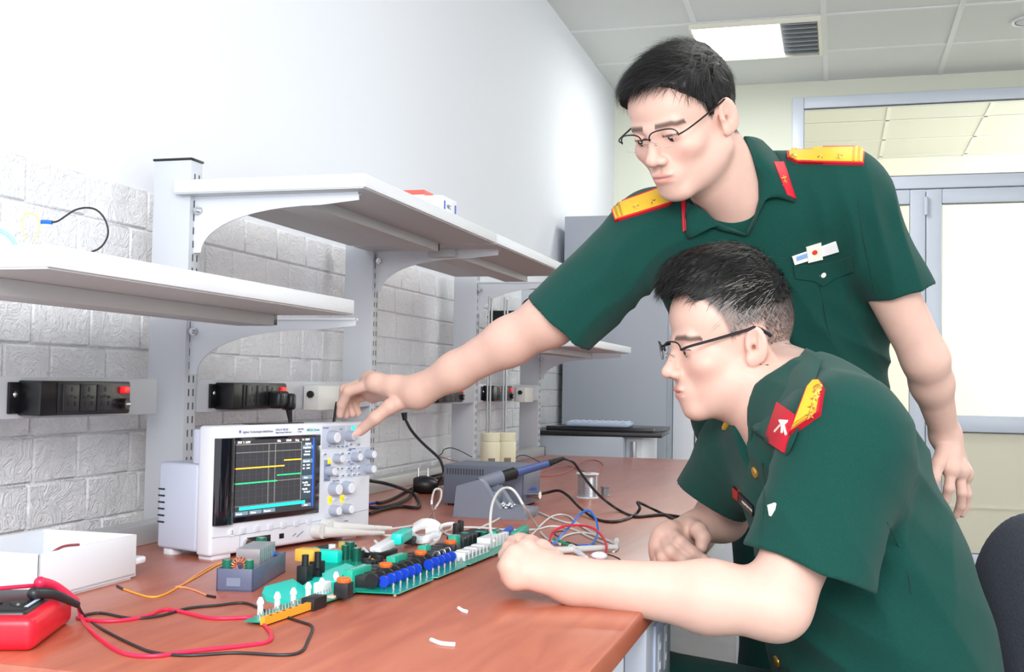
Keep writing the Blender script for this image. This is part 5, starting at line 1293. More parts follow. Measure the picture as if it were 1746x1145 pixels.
def glasses(Fr, par, full=False, arm=.0013, z0=.000, y0=-.110):
    g = thing('spectacles', None, None, (0, 0, 0))
    for k_ in ('label', 'category'):
        if k_ in g: del g[k_]
    g.parent = par
    g.location = -V(par.location)
    def W(p): return V(w(Fr, p))
    for x in (-1, 1):
        lens, top, bot = [], [], []
        for k in range(33):
            a = 2 * pi * k / 32; ex = (abs(cos(a)) ** .75) * (1 if cos(a) > 0 else -1) * .0255; ez = (abs(sin(a)) ** .7) * (1 if sin(a) > 0 else -1) * .0150
            lens.append((x * (.0335 + ex), y0 + .012 * ((abs(.0335 + ex) / .06) ** 2), z0 + ez))
        ring = [W(p) for p in lens[:-1]]
        c = W((x * .0335, y0 + .004, z0)); n = len(ring)
        fwd = V(Fr[0] @ np.array([0, -1, 0]))
        vs = [c + fwd * .0008] + ring; fs = [(0, 1 + i, 1 + (i + 1) % n) for i in range(n)]
        vs2 = [v - fwd * .0012 for v in vs]; m_ = len(vs)
        MB().raw(vs + vs2, fs + [tuple(m_ + i for i in f[::-1]) for f in fs] + [(1 + i, 1 + (i + 1) % n, m_ + 1 + (i + 1) % n, m_ + 1 + i) for i in range(n)]).build('lens', m_lens, g, world=True)
        upper = [W((p[0], p[1], p[2] + .0004)) for p in lens[:17]]
        MB().tube(upper, .0012, 6, 1).build('brow_bar', m_frame, g, world=True)
        if full: MB().tube([W(p) for p in lens[16:]], .0005, 6, 1).build('lower_rim', m_frame, g, world=True)
        MB().tube([W((x * .0595, y0 + .013, z0 + .002)), W((x * .072, y0 + .022, z0 + .006)), W((x * .0765, -.05, z0 + .011)), W((x * .0800, 0.0, z0 + .018)), W((x * .0825, .018, z0 + .020)), W((x * .0800, .040, z0 + .004))], lambda t: arm + .0007 * max(0, t - .2), 7, 6).build('temple_arm', m_frame, g, world=True)
        MB().tube([W((x * .010, y0 + .003, z0 - .002)), W((x * .0085, y0 + .012, z0 - .008))], .0006, 6, 1).ball(W((x * .0085, y0 + .013, z0 - .009)), .0022, n=8).build('nose_pad', m_chrome, g, world=True)
    MB().tube([W((-.010, y0 + .001, z0 + .003)), W((0, y0 - .002, z0 + .005)), W((.010, y0 + .001, z0 + .003))], .0012, 7, 5).build('bridge', m_frame, g, world=True)
    return g

# ---- hand: joints are points of the place; fingers = list of (joints, radii)
def hand_ops(wrist, mcps, fingers, thumb, rw=.026, palm_r=.0135, tr=(.0145, .012, .0105, .0088), fr=(.0100, .0090, .0082, .0068), nrm=None, s=1.0, pk=.016, kn=0):
    pal = [cone(wrist, m, rw * .72, palm_r * s) for m in mcps] + [cone(mcps[i], mcps[i + 1], palm_r * s * .92, palm_r * s * .92) for i in range(len(mcps) - 1)]
    pal.append(cone(A_(wrist) * .45 + A_(mcps[0]) * .55, A_(wrist) * .45 + A_(mcps[-1]) * .55, palm_r * 1.15 * s, palm_r * 1.05 * s))
    if kn: pal += [ball(m, kn) for m in mcps]
    out = [('u', group(pal, pk), .02)]
    for m, fg in zip(mcps, fingers):
        js = [m] + list(fg); g = [cone(js[i], js[i + 1], fr[min(i, 3)] * s, fr[min(i + 1, 3)] * s) for i in range(len(js) - 1)]
        out.append(('u', group(g, .004), .0035))
    js = list(thumb); g = [cone(js[i], js[i + 1], tr[i] * s, tr[i + 1] * s) for i in range(len(js) - 1)]
    out.append(('u', group(g, .006), .007))
    return out
def nail(par, tip, prev, outward, r=.0062):
    t, p, o = V(tip), V(prev), V(outward).normalized(); d = (t - p).normalized(); o = (o - d * o.dot(d)).normalized(); sd = d.cross(o)
    c = t + o * (r * .86); vs = []; nx, ny = 6, 6
    for j in range(ny + 1):
        for i in range(nx + 1):
            a = (i / nx - .5) * 1.7; v = (j / ny - .5) * r * 1.9; wd = r * (.95 if j < ny - 1 else .7)
            vs.append(t + d * (v + r * .15) + sd * sin(a) * wd + o * cos(a) * r * 1.03)
    fs = [(j * (nx + 1) + i, j * (nx + 1) + i + 1, (j + 1) * (nx + 1) + i + 1, (j + 1) * (nx + 1) + i) for j in range(ny) for i in range(nx)]
    return MB().raw(vs, fs).build('nail', mat('finger_nail', '#f0c0b4', .25), par, world=True)
from mathutils.bvhtree import BVHTree
def bvh_of(objs):
    vs, ps = [], []
    for o in objs:
        b = len(vs); off = V((0, 0, 0)); q = o
        while q is not None: off = off + q.location; q = q.parent
        vs += [v.co + off for v in o.data.vertices]; ps += [tuple(b + i for i in p.vertices) for p in o.data.polygons]
    return BVHTree.FromPolygons(vs, ps)
def hit(bv, px, py, back=1.0):
    r = ray(px, py).normalized(); loc, n, i, d = bv.ray_cast(CAM, r)
    if loc is None: return None, None
    return loc, (n if n.dot(r) < 0 else -n)
def decal(bv, cols, name, m, par, th=.0025, off=.0008, nu=5, nv=6, lab=None):
    """cloth patch laid on the garment: cols = list of (top px, bottom px)"""
    C_ = []
    for i in range(len(cols) - 1):
        for k in range(nu + (1 if i == len(cols) - 2 else 0)):
            t = k / nu; C_.append([(cols[i][j][0] * (1 - t) + cols[i + 1][j][0] * t, cols[i][j][1] * (1 - t) + cols[i + 1][j][1] * t) for j in (0, 1)])
    L, N_ = [], []
    for a, b in C_:
        for k in range(nv + 1):
            t = k / nv; l, n = hit(bv, a[0] * (1 - t) + b[0] * t, a[1] * (1 - t) + b[1] * t)
            L.append(l); N_.append(n)
    good = [i for i, l in enumerate(L) if l is not None]
    if not good: print('NO HIT', name, cols[0]); l, n = P(*cols[0][0], 1.9), V(camdir(0, 0, -1)); L = [l] * len(L); N_ = [n] * len(L); good = [0]
    for i in range(len(L)):
        if L[i] is None: g_ = min(good, key=lambda q: abs(q - i)); L[i], N_[i] = L[g_], N_[g_]
    av = sum(N_, V((0, 0, 0))).normalized(); nn = [(n * .4 + av * .6).normalized() for n in N_]
    # keep the patch near its mean sheet so that folds do not tear it
    vs = [l + n * (off + th) for l, n in zip(L, nn)] + [l + n * off * -.5 for l, n in zip(L, nn)]
    W_ = nv + 1; H_ = len(C_); M_ = W_ * H_
    fs = [(i * W_ + j, i * W_ + j + 1, (i + 1) * W_ + j + 1, (i + 1) * W_ + j) for i in range(H_ - 1) for j in range(nv)]
    fs += [(M_ + i * W_ + j, M_ + (i + 1) * W_ + j, M_ + (i + 1) * W_ + j + 1, M_ + i * W_ + j + 1) for i in range(H_ - 1) for j in range(nv)]
    for i in range(H_ - 1): fs += [(i * W_, (i + 1) * W_, M_ + (i + 1) * W_, M_ + i * W_), (i * W_ + nv, M_ + i * W_ + nv, M_ + (i + 1) * W_ + nv, (i + 1) * W_ + nv)]
    for j in range(nv): fs += [(j, M_ + j, M_ + j + 1, j + 1), ((H_ - 1) * W_ + j, (H_ - 1) * W_ + j + 1, M_ + (H_ - 1) * W_ + j + 1, M_ + (H_ - 1) * W_ + j)]
    o = MB().raw(vs, fs).build(name, m, par, world=True)
    if lab: o['label'] = lab
    return o
def button(bv, px, py, r, m, par):
    l, n = hit(bv, px, py)
    if l is None: return
    return MB().lathe([(0, .0032), (r * .55, .0032), (r * .62, .0026), (r * .85, .0030), (r, .0018), (r, 0)], l - n * .0003, n, 20).build('button', m, par, world=True)
def stroke(bv, pxs, name, m, par, r=.0012, off=.002, sm=3):
    pp = []
    for p in pxs:
        l, n = hit(bv, *p)
        if l is not None: pp.append(l + n * off)
    if len(pp) > 1: return MB().tube(pp, r, 6, sm).build(name, m, par, world=True)
def collar(name, nc, L, F_, U, a, b, hb, hf, drop, tipdrop, m, par, spread=.03, phimax=2.55, vfall=.03, bw=None):
    """folded shirt collar: stand rises round the neck, leaf falls outward to pointed tips"""
    L, F_, U = V(L), V(F_), V(U); rows = []; n = 48
    def sec(u):
        ph = u * phimax; s_ = abs(u); rad = L * sin(ph) * a - F_ * cos(ph) * b
        out = (L * sin(ph) - F_ * cos(ph)).normalized()
        h = hb * (1 - s_ ** 1.5) + hf * s_ ** 1.5; base = nc + rad
        top = base + U * h; fr = max(0, (s_ - .55) / .45)
        lo = base + out * (.012 + spread * s_ ** 1.2) + U * (h - drop - (tipdrop) * fr ** 1.3) + F_ * (.012 * fr)
        if s_ > .97: lo = lo
        return base + U * (h - .030) - out * .001, top - out * .001 - U * .003, top + U * .001 + out * .002, top + out * .006 - U * .004, lo
    for i in range(n + 1):
        u = -1 + 2 * i / n; p = sec(u); q = [p[0], p[1], p[2], p[3]]
        for k in range(1, 7): t = k / 6; q.append(p[3].lerp(p[4], t) + (U * .0 + (L * sin(u * phimax) - F_ * cos(u * phimax)).normalized() * .004 * sin(pi * t)))
        rows.append(q)
    vs = [v for r in rows for v in r]; k = len(rows[0])
    o = MB().raw(vs, [(i * k + j, i * k + j + 1, (i + 1) * k + j + 1, (i + 1) * k + j) for i in range(n) for j in range(k - 1)]).build(name, m, par, world=True, ang=60)
    md_ = o.modifiers.new('thick', 'SOLIDIFY'); md_.thickness = .0022; md_.offset = 0
    return o
def shifted(pr, wr): return Pr(lambda p: pr.f(p) + wr.f(p), pr.c, pr.R)
def wrinkle(cs, lo, hi):
    """soft cloth folds: each (centre, across direction, wavelength, depth, reach)"""
    cs = [(A_(c), A_(d) / np.linalg.norm(A_(d)), wl, am, rr) for c, d, wl, am, rr in cs]
    def f(p):
        e = np.zeros(len(p))
        for c, d, wl, am, rr in cs:
            q = p - c; r2 = (q * q).sum(1) / rr ** 2; wv = q @ d / wl + .25 * np.sin(q[:, 2] * 23 + q[:, 0] * 17)
            e += am * np.exp(-r2) * (np.abs(np.sin(np.pi * wv)) - .5)
        e += .0012 * np.sin(p[:, 0] * 31 + 2 * np.sin(p[:, 2] * 17)) * np.sin(p[:, 2] * 27 + p[:, 1] * 19)
        return e
    return Pr(f, (A_(lo) + A_(hi)) / 2, 3.0)

def leaf_collar(name, bvS, bvN, fold, edge, par, m, lift=.010, off=.006, bulge=.009, lab=None):
    """collar leaf: fold line hugging the neck skin, outer/front edge lying on the shirt"""
    def res(l, k=25):
        c = [0]
        for a, b in zip(l, l[1:]): c.append(c[-1] + math.hypot(a[0] - b[0], a[1] - b[1]))
        t = np.linspace(0, c[-1], k); return list(zip(np.interp(t, c, [q[0] for q in l]), np.interp(t, c, [q[1] for q in l])))
    f_, e_ = res(fold), res(edge); rows = []
    def get(bv, ps):
        h = [hit(bv, *p) for p in ps]; g = [i for i, q in enumerate(h) if q[0] is not None]
        return [h[i] if h[i][0] is not None else h[min(g, key=lambda k: abs(k - i))] for i in range(len(h))]
    hf, he = get(bvN, f_), get(bvS, e_)
    tw = V(camdir(0, 0, -1))
    # smooth depths along each line
    def line_(ps, hs, o):
        d = np.array([(h[0] - CAM).dot(RC @ V((0, 0, -1))) for h in hs]); k = np.ones(5) / 5
        d = np.convolve(np.pad(d, 2, mode='edge'), k, 'valid') - o; return [P(p[0], p[1], dd) for p, dd in zip(ps, d)]
    F_, E_ = line_(f_, hf, lift), line_(e_, he, off)
    for i in range(len(F_)):
        a, b = F_[i], E_[i]; row = [a + V(camdir(0, -1, .6)) * .022, a + V(camdir(0, 0, 1)) * .005]
        for k in range(7):
            t = k / 6; row.append(a.lerp(b, t) + tw * bulge * sin(pi * t))
        rows.append(row)
    vs = [v for r in rows for v in r]; k = len(rows[0])
    o = MB().raw(vs, [(i * k + j, i * k + j + 1, (i + 1) * k + j + 1, (i + 1) * k + j) for i in range(len(rows) - 1) for j in range(k - 1)]).build(name, m, par, world=True, ang=70)
    md_ = o.modifiers.new('thick', 'SOLIDIFY'); md_.thickness = .0022; md_.offset = 0
    return o
# ================================================================ STANDING OFFICER
def pw(x, y, d): return A_(P(x, y, d))
def unit(v): v = A_(v); return v / np.linalg.norm(v)
HA = headframe((1238, 199), 1.82, 46, 26, 0, .965)
shR, shL = pw(1112, 402, 2.00), pw(1440, 335, 1.95)
neckb = pw(1283, 362, 2.00); chest = pw(1300, 450, 2.06); mid = pw(1335, 570, 2.12); low = pw(1345, 690, 2.16); pel = pw(1400, 800, 2.22)
LA = unit(shL - shR); UA = unit(neckb - low); UA = unit(UA - LA * (UA @ LA)); FA_ = np.cross(LA, UA)   # forward
elR, wrR = pw(938, 544, 1.875), pw(712, 668, 1.99)
elL, wrL = pw(1578, 612, 1.99), pw(1612, 742, 2.10)
man = thing('person', 'standing man in green short-sleeved uniform and glasses leaning over to touch the oscilloscope', 'person', (float(pel[0]), float(pel[1]), 0))
ops = []
def U_(p, k): ops.append(('u', p, k))
BKA = -FA_
U_(fcone(chest, mid, .158, .150, BKA, .62), .03); U_(fcone(mid, low, .150, .155, BKA, .62), .04); U_(fcone(low, pel, .150, .150, BKA, .66), .04)
U_(cone(neckb - UA * .02, shR, .045, .050), .06); U_(cone(neckb - UA * .02, shL, .045, .050), .06)
U_(fcone(chest + UA * .04, chest + UA * .04 + LA * .001, .15, .15, BKA, .60), .04)
nk0 = w(HA, (0, .030, -.050))
U_(cone(nk0, neckb - FA_ * .01, .059, .064), .03); U_(cone(w(HA, (0, -.02, -.07)), neckb + FA_ * .02, .036, .046), .03)
ops += head_ops(HA, 1.0, .006)
U_(cone(shR, elR, .046, .043), .03); U_(cone(elR, elR * .7 + wrR * .3, .0425, .0385), .02); U_(cone(elR * .7 + wrR * .3, elR * .3 + wrR * .7, .0385, .0305), .02); U_(cone(elR * .3 + wrR * .7, wrR, .0305, .0265), .02)
U_(cone(shL, elL, .050, .038), .03); U_(cone(elL, elL * .7 + wrL * .3, .037, .035), .02); U_(cone(elL * .7 + wrL * .3, wrL, .035, .024), .02)
# right hand on the scope
mc = [pw(639, 652, 2.015), pw(632, 650, 2.04), pw(630, 658, 2.065), pw(635, 670, 2.085)]
fg = [[pw(594, 666, 2.03), pw(583, 688, 2.045), pw(580, 706, 2.055)], [pw(588, 664, 2.055), pw(585, 688, 2.068), pw(590, 707, 2.075)], [pw(593, 668, 2.080), pw(592, 690, 2.085), pw(601, 705, 2.085)], [pw(604, 680, 2.10), pw(604, 694, 2.10), pw(610, 704, 2.10)]]
th = [pw(690, 682, 2.00), pw(666, 692, 1.985), pw(640, 712, 1.985), pw(614, 734, 1.998)]
ops += hand_ops(wrR, mc, fg, th, s=1.06)
handR = (th[3], th[2])
# left hand hanging relaxed
mcl = [pw(1622, 800, 2.06), pw(1636, 802, 2.08), pw(1642, 808, 2.11), pw(1640, 812, 2.13)]
fl = [[pw(1618, 832, 2.05), pw(1612, 852, 2.06), pw(1606, 864, 2.07)], [pw(1640, 840, 2.07), pw(1638, 862, 2.08), pw(1630, 878, 2.09)], [pw(1648, 842, 2.11), pw(1646, 862, 2.12), pw(1640, 876, 2.12)], [pw(1644, 838, 2.14), pw(1643, 852, 2.15), pw(1638, 864, 2.15)]]
tl = [pw(1610, 765, 2.08), pw(1600, 790, 2.05), pw(1592, 815, 2.04), pw(1588, 832, 2.04)]
ops += hand_ops(wrL, mcl, fl, tl)
# legs
hipL, hipR = pel + LA * .085 - UA * .02, pel - LA * .085 - UA * .02
def foot(p, dx): return np.array([p[0] + dx[0], p[1] + dx[1], .09])
ftL = np.array([hipL[0] + .06, hipL[1] + .02, .09]); ftR = np.array([hipR[0] + .06, hipR[1] + .16, .09])
fdir = np.array([-.75, -.35, 0]); fdir /= np.linalg.norm(fdir)
for hp, ft in ((hipL, ftL), (hipR, ftR)):
    kn = (hp + ft) / 2 + fdir * .03; U_(cone(hp, kn, .078, .054), .04); U_(cone(kn, ft, .052, .036), .03); U_(fcone(ft - np.array([0, 0, .05]), ft + fdir * .16 - np.array([0, 0, .06]), .036, .028, (0, 0, 1), .8), .03)
def exA(c, x, y, z, near):
    m = np.clip((z - np.interp(y, [-.1, -.065, -.055, -.02, .0, .03, .05, .12], [.088, .080, .062, .0, .02, .024, -.05, -.07])) / .006, 0, 1) * near * .9
    return c * (1 - m[:, None]) + np.array([.05, .04, .035]) * m[:, None]
Vb, Fb = mesh_sdf(ops, .0021)
body = np_mesh('body', Vb, Fb, skin_mat('skin_standing', 1), man, skin_col([HA], exA))
eyes(HA, body, (-.2, -.7))
nail(body, th[3], th[2], camdir(-.1, .25, -1), .0095)
# hair
hlA = ([-.12, -.085, -.070, -.058, -.040, -.026, -.018, -.004, .034, .044, .075, .12], [.090, .086, .078, .062, .046, .034, .002, .024, .026, -.02, -.056, -.06])
capA = [((0, .016, .036), (.0800, .100, .0895), .01), ((.006, -.040, .066), (.063, .054, .042), .03), ((-.030, -.050, .058), (.040, .036, .030), .02), ((0, .0, .085), (.058, .072, .034), .03)]
hair, srcA = hairdo(HA, 'hair', m_hair, body, hlA, capA, None, 3)
def regA(p, rs): x, y, z = p.T; return z > np.interp(y, hlA[0], hlA[1]) + rs.normal(size=len(p)) * .0035
def dirA(p):
    x, y, z = p.T; top = np.clip((z - .05) / .04, 0, 1); front = np.clip((-.02 - y) / .05, 0, 1)
    d = np.stack([-.9 * top * np.ones_like(x) + .0 * x, -.6 * top - .2 + .9 * (1 - top) * (y > 0), -.5 * front - 1.1 * (1 - top)], 1); return d
strand_mesh('hair_strands', HA, hair, m_hair, 6500, 4, (.0805, .100, .0905), (0, .014, .038), regA, dirA, lambda p: np.interp(p[:, 2], [-.06, .02, .06, .1], [.008, .014, .028, .040]), .0008, .28, .22, src=srcA)
strand_mesh('fringe_strands', HA, hair, m_hair, 900, 9, (.071, .064, .053), (0, -.038, .066), lambda p, rs: (p[:, 2] > .088) & (p[:, 1] < -.03), lambda p: np.stack([-1.1 + 0 * p[:, 0], -.5 + 0 * p[:, 0], -.3 + 0 * p[:, 0]], 1), lambda p: .038 + 0 * p[:, 0], .0009, .15, .28)
for x in (-1, 1):
    pass
glasses(HA, body, full=False)
# shirt
so_ = []
def S_(p, k): so_.append(('u', p, k))
S_(fcone(chest, mid, .180, .178, BKA, .64), .03); S_(fcone(mid, low, .176, .186, BKA, .66), .04)
S_(fcone(chest + UA * .035, chest + UA * .035 + LA * .001, .168, .168, BKA, .60), .04)
S_(cone(neckb - UA * .022, shR + UA * .002, .056, .069), .06); S_(cone(neckb - UA * .022, shL + UA * .003, .058, .069), .06)
hemR = pw(952, 553, 1.885); nR = unit(camdir(-.67, -.72, .12) ); hemL = pw(1546, 497, 1.965); nL = unit(camdir(.30, -.95, .05))
S_(cutpl(cone(shR, hemR + unit(hemR - shR) * .06, .074, .067), hemR, nR), .035)
S_(cutpl(cone(shL, hemL + nL * .03, .070, .054), hemL, nL), .035)
wrA = wrinkle([(pw(1090, 470, 1.95), camdir(.6, -.8, 0), .050, .007, .10), (pw(1110, 520, 2.0), camdir(.9, .35, .1), .045, .006, .09), (pw(1490, 400, 1.93), camdir(1, .15, 0), .050, .009, .10), (pw(1400, 560, 2.0), camdir(.8, .5, 0), .07, .006, .14), (pw(1000, 560, 1.87), camdir(.5, -.8, 0), .05, .006, .07), (pw(1250, 480, 1.95), camdir(.9, -.2, 0), .09, .005, .14), (pw(1490, 600, 2.05), camdir(.3, .9, 0), .06, .006, .10), (pw(1230, 640, 2.0), camdir(.3, .9, 0), .06, .006, .14)], neckb, low); so_.append(('d', wrA, 0))
so_.append(('s', shifted(cone(shR * .3 + hemR * .7, hemR + unit(hemR - shR) * .08, .057, .062), wrA), .003))
so_.append(('s', shifted(cone(shL * .3 + hemL * .7, hemL + nL * .06, .040, .047), wrA), .003))
# lower hem and neck opening
so_.append(('i', Pr(lambda p: -(p - (low - UA * .075)) @ UA, low, 3.0), 0))
so_.append(('s', cone(neckb + UA * .10, neckb - UA * .005 + FA_ * .01, .056, .044), .012))
vb = pw(1272, 418, 1.90)
so_.append(('s', cone(pw(1248, 345, 1.90), vb + UA * .010, .026, .006), .006))
Vs, Fs = mesh_sdf(so_, .0036)
shirt = np_mesh('shirt', Vs, Fs, m_shirt, man)
# trousers and shoes
tr = []
for hp, ft in ((hipL, ftL), (hipR, ftR)):
    kn = (hp + ft) / 2 + fdir * .03; tr += [('u', cone(hp, kn, .098, .076), .05), ('u', cone(kn, ft + np.array([0, 0, -.02]), .076, .070), .03)]
tr += [('u', fcone(low - UA * .06, pel, .160, .165, BKA, .66), .05)]
tr.append(('i', Pr(lambda p: .045 - p[:, 2], pel * [1, 1, 0], 3.0), 0)); tr.append(('i', Pr(lambda p: (p - (low - UA * .03)) @ UA, low, 3.0), 0))
Vt, Ft = mesh_sdf(tr, .007); np_mesh('trousers', Vt, Ft, m_trous, man)
for ft in (ftL, ftR):
    sh = [('u', fcone(ft - np.array([0, 0, .045]) - fdir * .04, ft - np.array([0, 0, .045]) + fdir * .17, .047, .040, (0, 0, 1), .9), .02), ('u', cone(ft - np.array([0, 0, .03]), ft + np.array([0, 0, .0]), .045, .046), .02), ('i', Pr(lambda p: .002 - p[:, 2], ft, 1.0), 0)]
    Vt, Ft = mesh_sdf(sh, .005); np_mesh('shoe', Vt, Ft, m_blackp, man)
bvS_, bvN_ = bvh_of([shirt]), bvh_of([body])
colA = leaf_collar('collar', bvS_, bvN_, [(1270, 232), (1283, 262), (1295, 300), (1297, 335), (1288, 368), (1272, 399)], [(1300, 240), (1322, 262), (1343, 300), (1357, 346), (1330, 336), (1308, 334), (1298, 352), (1273, 402)], man, m_shirt)
colA2 = leaf_collar('collar', bvS_, bvN_, [(1204, 362), (1212, 370), (1232, 384), (1270, 399)], [(1172, 345), (1168, 365), (1168, 390), (1173, 409), (1186, 390), (1203, 376), (1225, 391), (1271, 402)], man, m_shirt)
bvA = bvh_of([shirt]); bvC = bvh_of([colA, colA2, shirt])
# shoulder boards: sheet over the shoulder seam, red edge below, gold above
def shoulder_board(bv, cols, par, stars, bars, lift=.003, brows=2, bt=.9):
    def sh(c, k):                                              # shrink towards the centre
        cx = sum(q[0] for p in c for q in p) / (2 * len(c)); cy = sum(q[1] for p in c for q in p) / (2 * len(c))
        return [tuple((cx + (q[0] - cx) * k, cy + (q[1] - cy) * (k - (1 - k) * .6)) for q in p) for p in c]
    red = decal(bv, cols, 'shoulder_board', m_ins, par, .0045, lift)
    gold = decal(bv, sh(cols, .93), 'gold_field', m_gold, red, .0060, lift) if 0 else None
    return red
def board(bv, A0, A1, B0, B1, par, tipk=.28, stars=(), offs=.0042, flip=False, lab=None):
    """A0-A1 = outer end edge pixels, B0-B1 = inner end edge pixels (before the pointed tip)"""
    def pt(s, t):                                              # s 0 outer .. 1 inner, t 0..1 across
        k = 1 - max(0, (s - .86) / .14) * .62
        tt = .5 + (t - .5) * k
        a = (A0[0] * (1 - s) + B0[0] * s, A0[1] * (1 - s) + B0[1] * s); b = (A1[0] * (1 - s) + B1[0] * s, A1[1] * (1 - s) + B1[1] * s)
        return (a[0] * (1 - tt) + b[0] * tt, a[1] * (1 - tt) + b[1] * tt)
    ss = [0, .2, .4, .6, .8, .86, .93, 1]
    red = decal(bv, [(pt(s, 0), pt(s, 1)) for s in ss], 'shoulder_board', m_ins, par, offs, .0005, 3, 6, lab)
    ss = [.018, .2, .4, .6, .8, .86, .92, .97]
    gold = decal(bv, [(pt(s, .09), pt(s, .91)) for s in ss], 'gold_field', m_gold, red, offs + .0012, .0005, 3, 6)
    for s0 in (.06, .125): decal(bv, [(pt(s0, .1), pt(s0, .9)), (pt(s0 + .03, .1), pt(s0 + .03, .9))], 'rank_bar', mat('braid_gold', '#c99a2a', .35, .4, bump=.4, bscale=2500), gold, offs + .0020, .0005, 1, 6)
    bvg = bvh_of([gold])
    for s0 in stars:
        c = pt(s0, .5); l, n = hit(bvg, *c)
        if l is None: continue
        x, y = perp(n); mb = MB(); vs = []
        for k in range(10): a_ = pi * k / 5; r_ = .0075 if k % 2 == 0 else .0032; vs.append(l + n * .0004 + (x * cos(a_) + y * sin(a_)) * r_)
        vs.append(l + n * .0028); mb.raw(vs, [(i, (i + 1) % 10, 10) for i in range(10)]).build('star', m_goldm, gold, world=True, ang=5)
    c = pt(.92, .5); l, n = hit(bvg, *c)
    if l is not None: MB().lathe([(0, .003), (.004, .003), (.006, .0015), (.006, 0)], l, n, 16).build('board_button', m_goldm, gold, world=True)
    return red
board(bvA, (1474, 252), (1472, 282), (1341, 254), (1343, 279), man, stars=(.32, .56), lab='shoulder board with two stars on the left shoulder')
board(bvA, (1041, 352), (1049, 379), (1150, 312), (1157, 346), man, stars=(.36, .62), lab='shoulder board on the right shoulder')
# collar tabs
def tab(bv, c0, c1, d0, d1, par, emblem=None, em=m_goldm):
    t = decal(bv, [(c0, d0), (c1, d1)], 'collar_tab', m_ins, par, .0022, .0008, 6, 6, 'red collar tab')
    if emblem:
        b2 = bvh_of([t])
        for s_ in emblem:
            stroke(b2, s_, 'tab_emblem', em, t, .0011, .0004, 2)
    return t
tab(bvC, (1318, 277), (1336, 277), (1341, 333), (1357, 340), man, [[(1335, 299), (1341, 312)], [(1332, 304), (1340, 302)], [(1338, 306), (1335, 316)]])
tab(bvC, (1161, 340), (1168, 340), (1164, 396), (1170, 392), man)
# ribbon bar, badge, pocket, button
rb = decal(bvA, [((1350, 437), (1354, 450)), ((1425, 411), (1430, 427))], 'ribbon_bar', mat('ribbon_white', '#f2eef0', .5), man, .003, .001, 8, 3)
decal(bvA, [((1356, 436), (1357, 443)), ((1384, 426), (1385, 434))], 'ribbon_stripe', mat('ribbon_blue', '#8fb0e0', .5), rb, .0036, .001, 4, 2)
bd = decal(bvA, [((1374, 421), (1377, 446)), ((1400, 413), (1402, 440))], 'breast_badge', m_pale, man, .0042, .001, 4, 4)
l, n = hit(bvA, 1388, 428)
if l is not None: MB().lathe([(0, .0056), (.0045, .0056), (.0055, .0048), (.0055, .003)], l, n, 16).build('badge_red_centre', mat('badge_red', '#d8442a', .4), bd, world=True)
decal(bvA, [((1352, 452), (1356, 474)), ((1385, 452), (1388, 478)), ((1400, 450), (1403, 487)), ((1420, 446), (1422, 474)), ((1452, 436), (1455, 462))], 'pocket_flap', m_shirt, man, .0022, .0006, 5, 5)
stroke(bvA, [(1396, 482), (1404, 520), (1411, 560), (1416, 572)], 'pocket_seam', mat('seam_green', '#06382f', .8), man, .0008, .0006)
button(bvA, 1403, 468, .0085, m_pale, man)
stroke(bvA, [(1468, 300), (1464, 345), (1471, 400), (1484, 460), (1492, 500)], 'sleeve_seam', mat('seam_green', '#06382f', .8), man, .0009, .0003)

# ================================================================ SEATED OFFICER
HB = headframe((1286, 590), 1.65, 82, 8, 0, .94)
sL, sR = pw(1440, 752, 1.50), pw(1268, 770, 1.84)
nb = pw(1352, 690, 1.685); ch = pw(1430, 850, 1.67); md1 = pw(1470, 980, 1.67); lw = pw(1500, 1120, 1.67); pv = pw(1545, 1290, 1.70)
LB = unit(sL - sR); UB = unit(nb - lw); UB = unit(UB - LB * (UB @ LB)); FB = np.cross(LB, UB); BK = -FB
eL, wL = pw(1322, 1030, 1.43), pw(978, 990, 1.475)
eR, wR = pw(1232, 880, 1.96), pw(1183, 902, 1.905)
sit = thing('person', 'seated man in green short-sleeved uniform and glasses holding a connector over the circuit board', 'person', (float(pv[0]), float(pv[1]), 0))
ops = []
U_(fcone(ch, md1, .150, .140, BK, .70), .03); U_(fcone(md1, lw, .140, .150, BK, .72), .04); U_(fcone(lw, pv, .150, .155, BK, .78), .04)
U_(cone(nb, sL, .046, .050), .06); U_(cone(nb, sR, .046, .050), .06); U_(fcone(ch + UB * .06, ch + UB * .06 + LB * .001, .145, .145, BK, .62), .04)
U_(cone(w(HB, (0, .030, -.045)), nb - FB * .01, .058, .062), .03); U_(cone(w(HB, (0, -.015, -.075)), nb + FB * .03, .034, .046), .035)
ops += head_ops(HB, 1.03, .007, .012)
U_(cone(sL, eL, .047, .043), .03); U_(cone(eL, eL * .68 + wL * .32, .0420, .0430), .02); U_(fcone(eL * .68 + wL * .32, wL, .0430, .0285, camdir(0, 0, 1), .85), .02)
U_(cone(sR, eR, .052, .042), .03); U_(cone(eR, wR, .040, .027), .02)
# left hand pinching over the board
mcb = [pw(897, 940, 1.50), pw(880, 950, 1.485), pw(872, 966, 1.475), pw(879, 984, 1.475)]
fb = [[pw(868, 934, 1.54), pw(872, 924, 1.575), pw(885, 916, 1.595)], [pw(862, 946, 1.53), pw(868, 944, 1.56), pw(882, 940, 1.575)], [pw(860, 966, 1.515), pw(870, 968, 1.545), pw(888, 966, 1.55)], [pw(866, 984, 1.51), pw(878, 988, 1.53), pw(894, 984, 1.535)]]
tb_ = [pw(945, 955, 1.50), pw(924, 936, 1.53), pw(905, 926, 1.56), pw(891, 919, 1.585)]
ops += hand_ops(wL, mcb, fb, tb_, rw=.029, palm_r=.0130, s=1.04, pk=.009, kn=.0145)
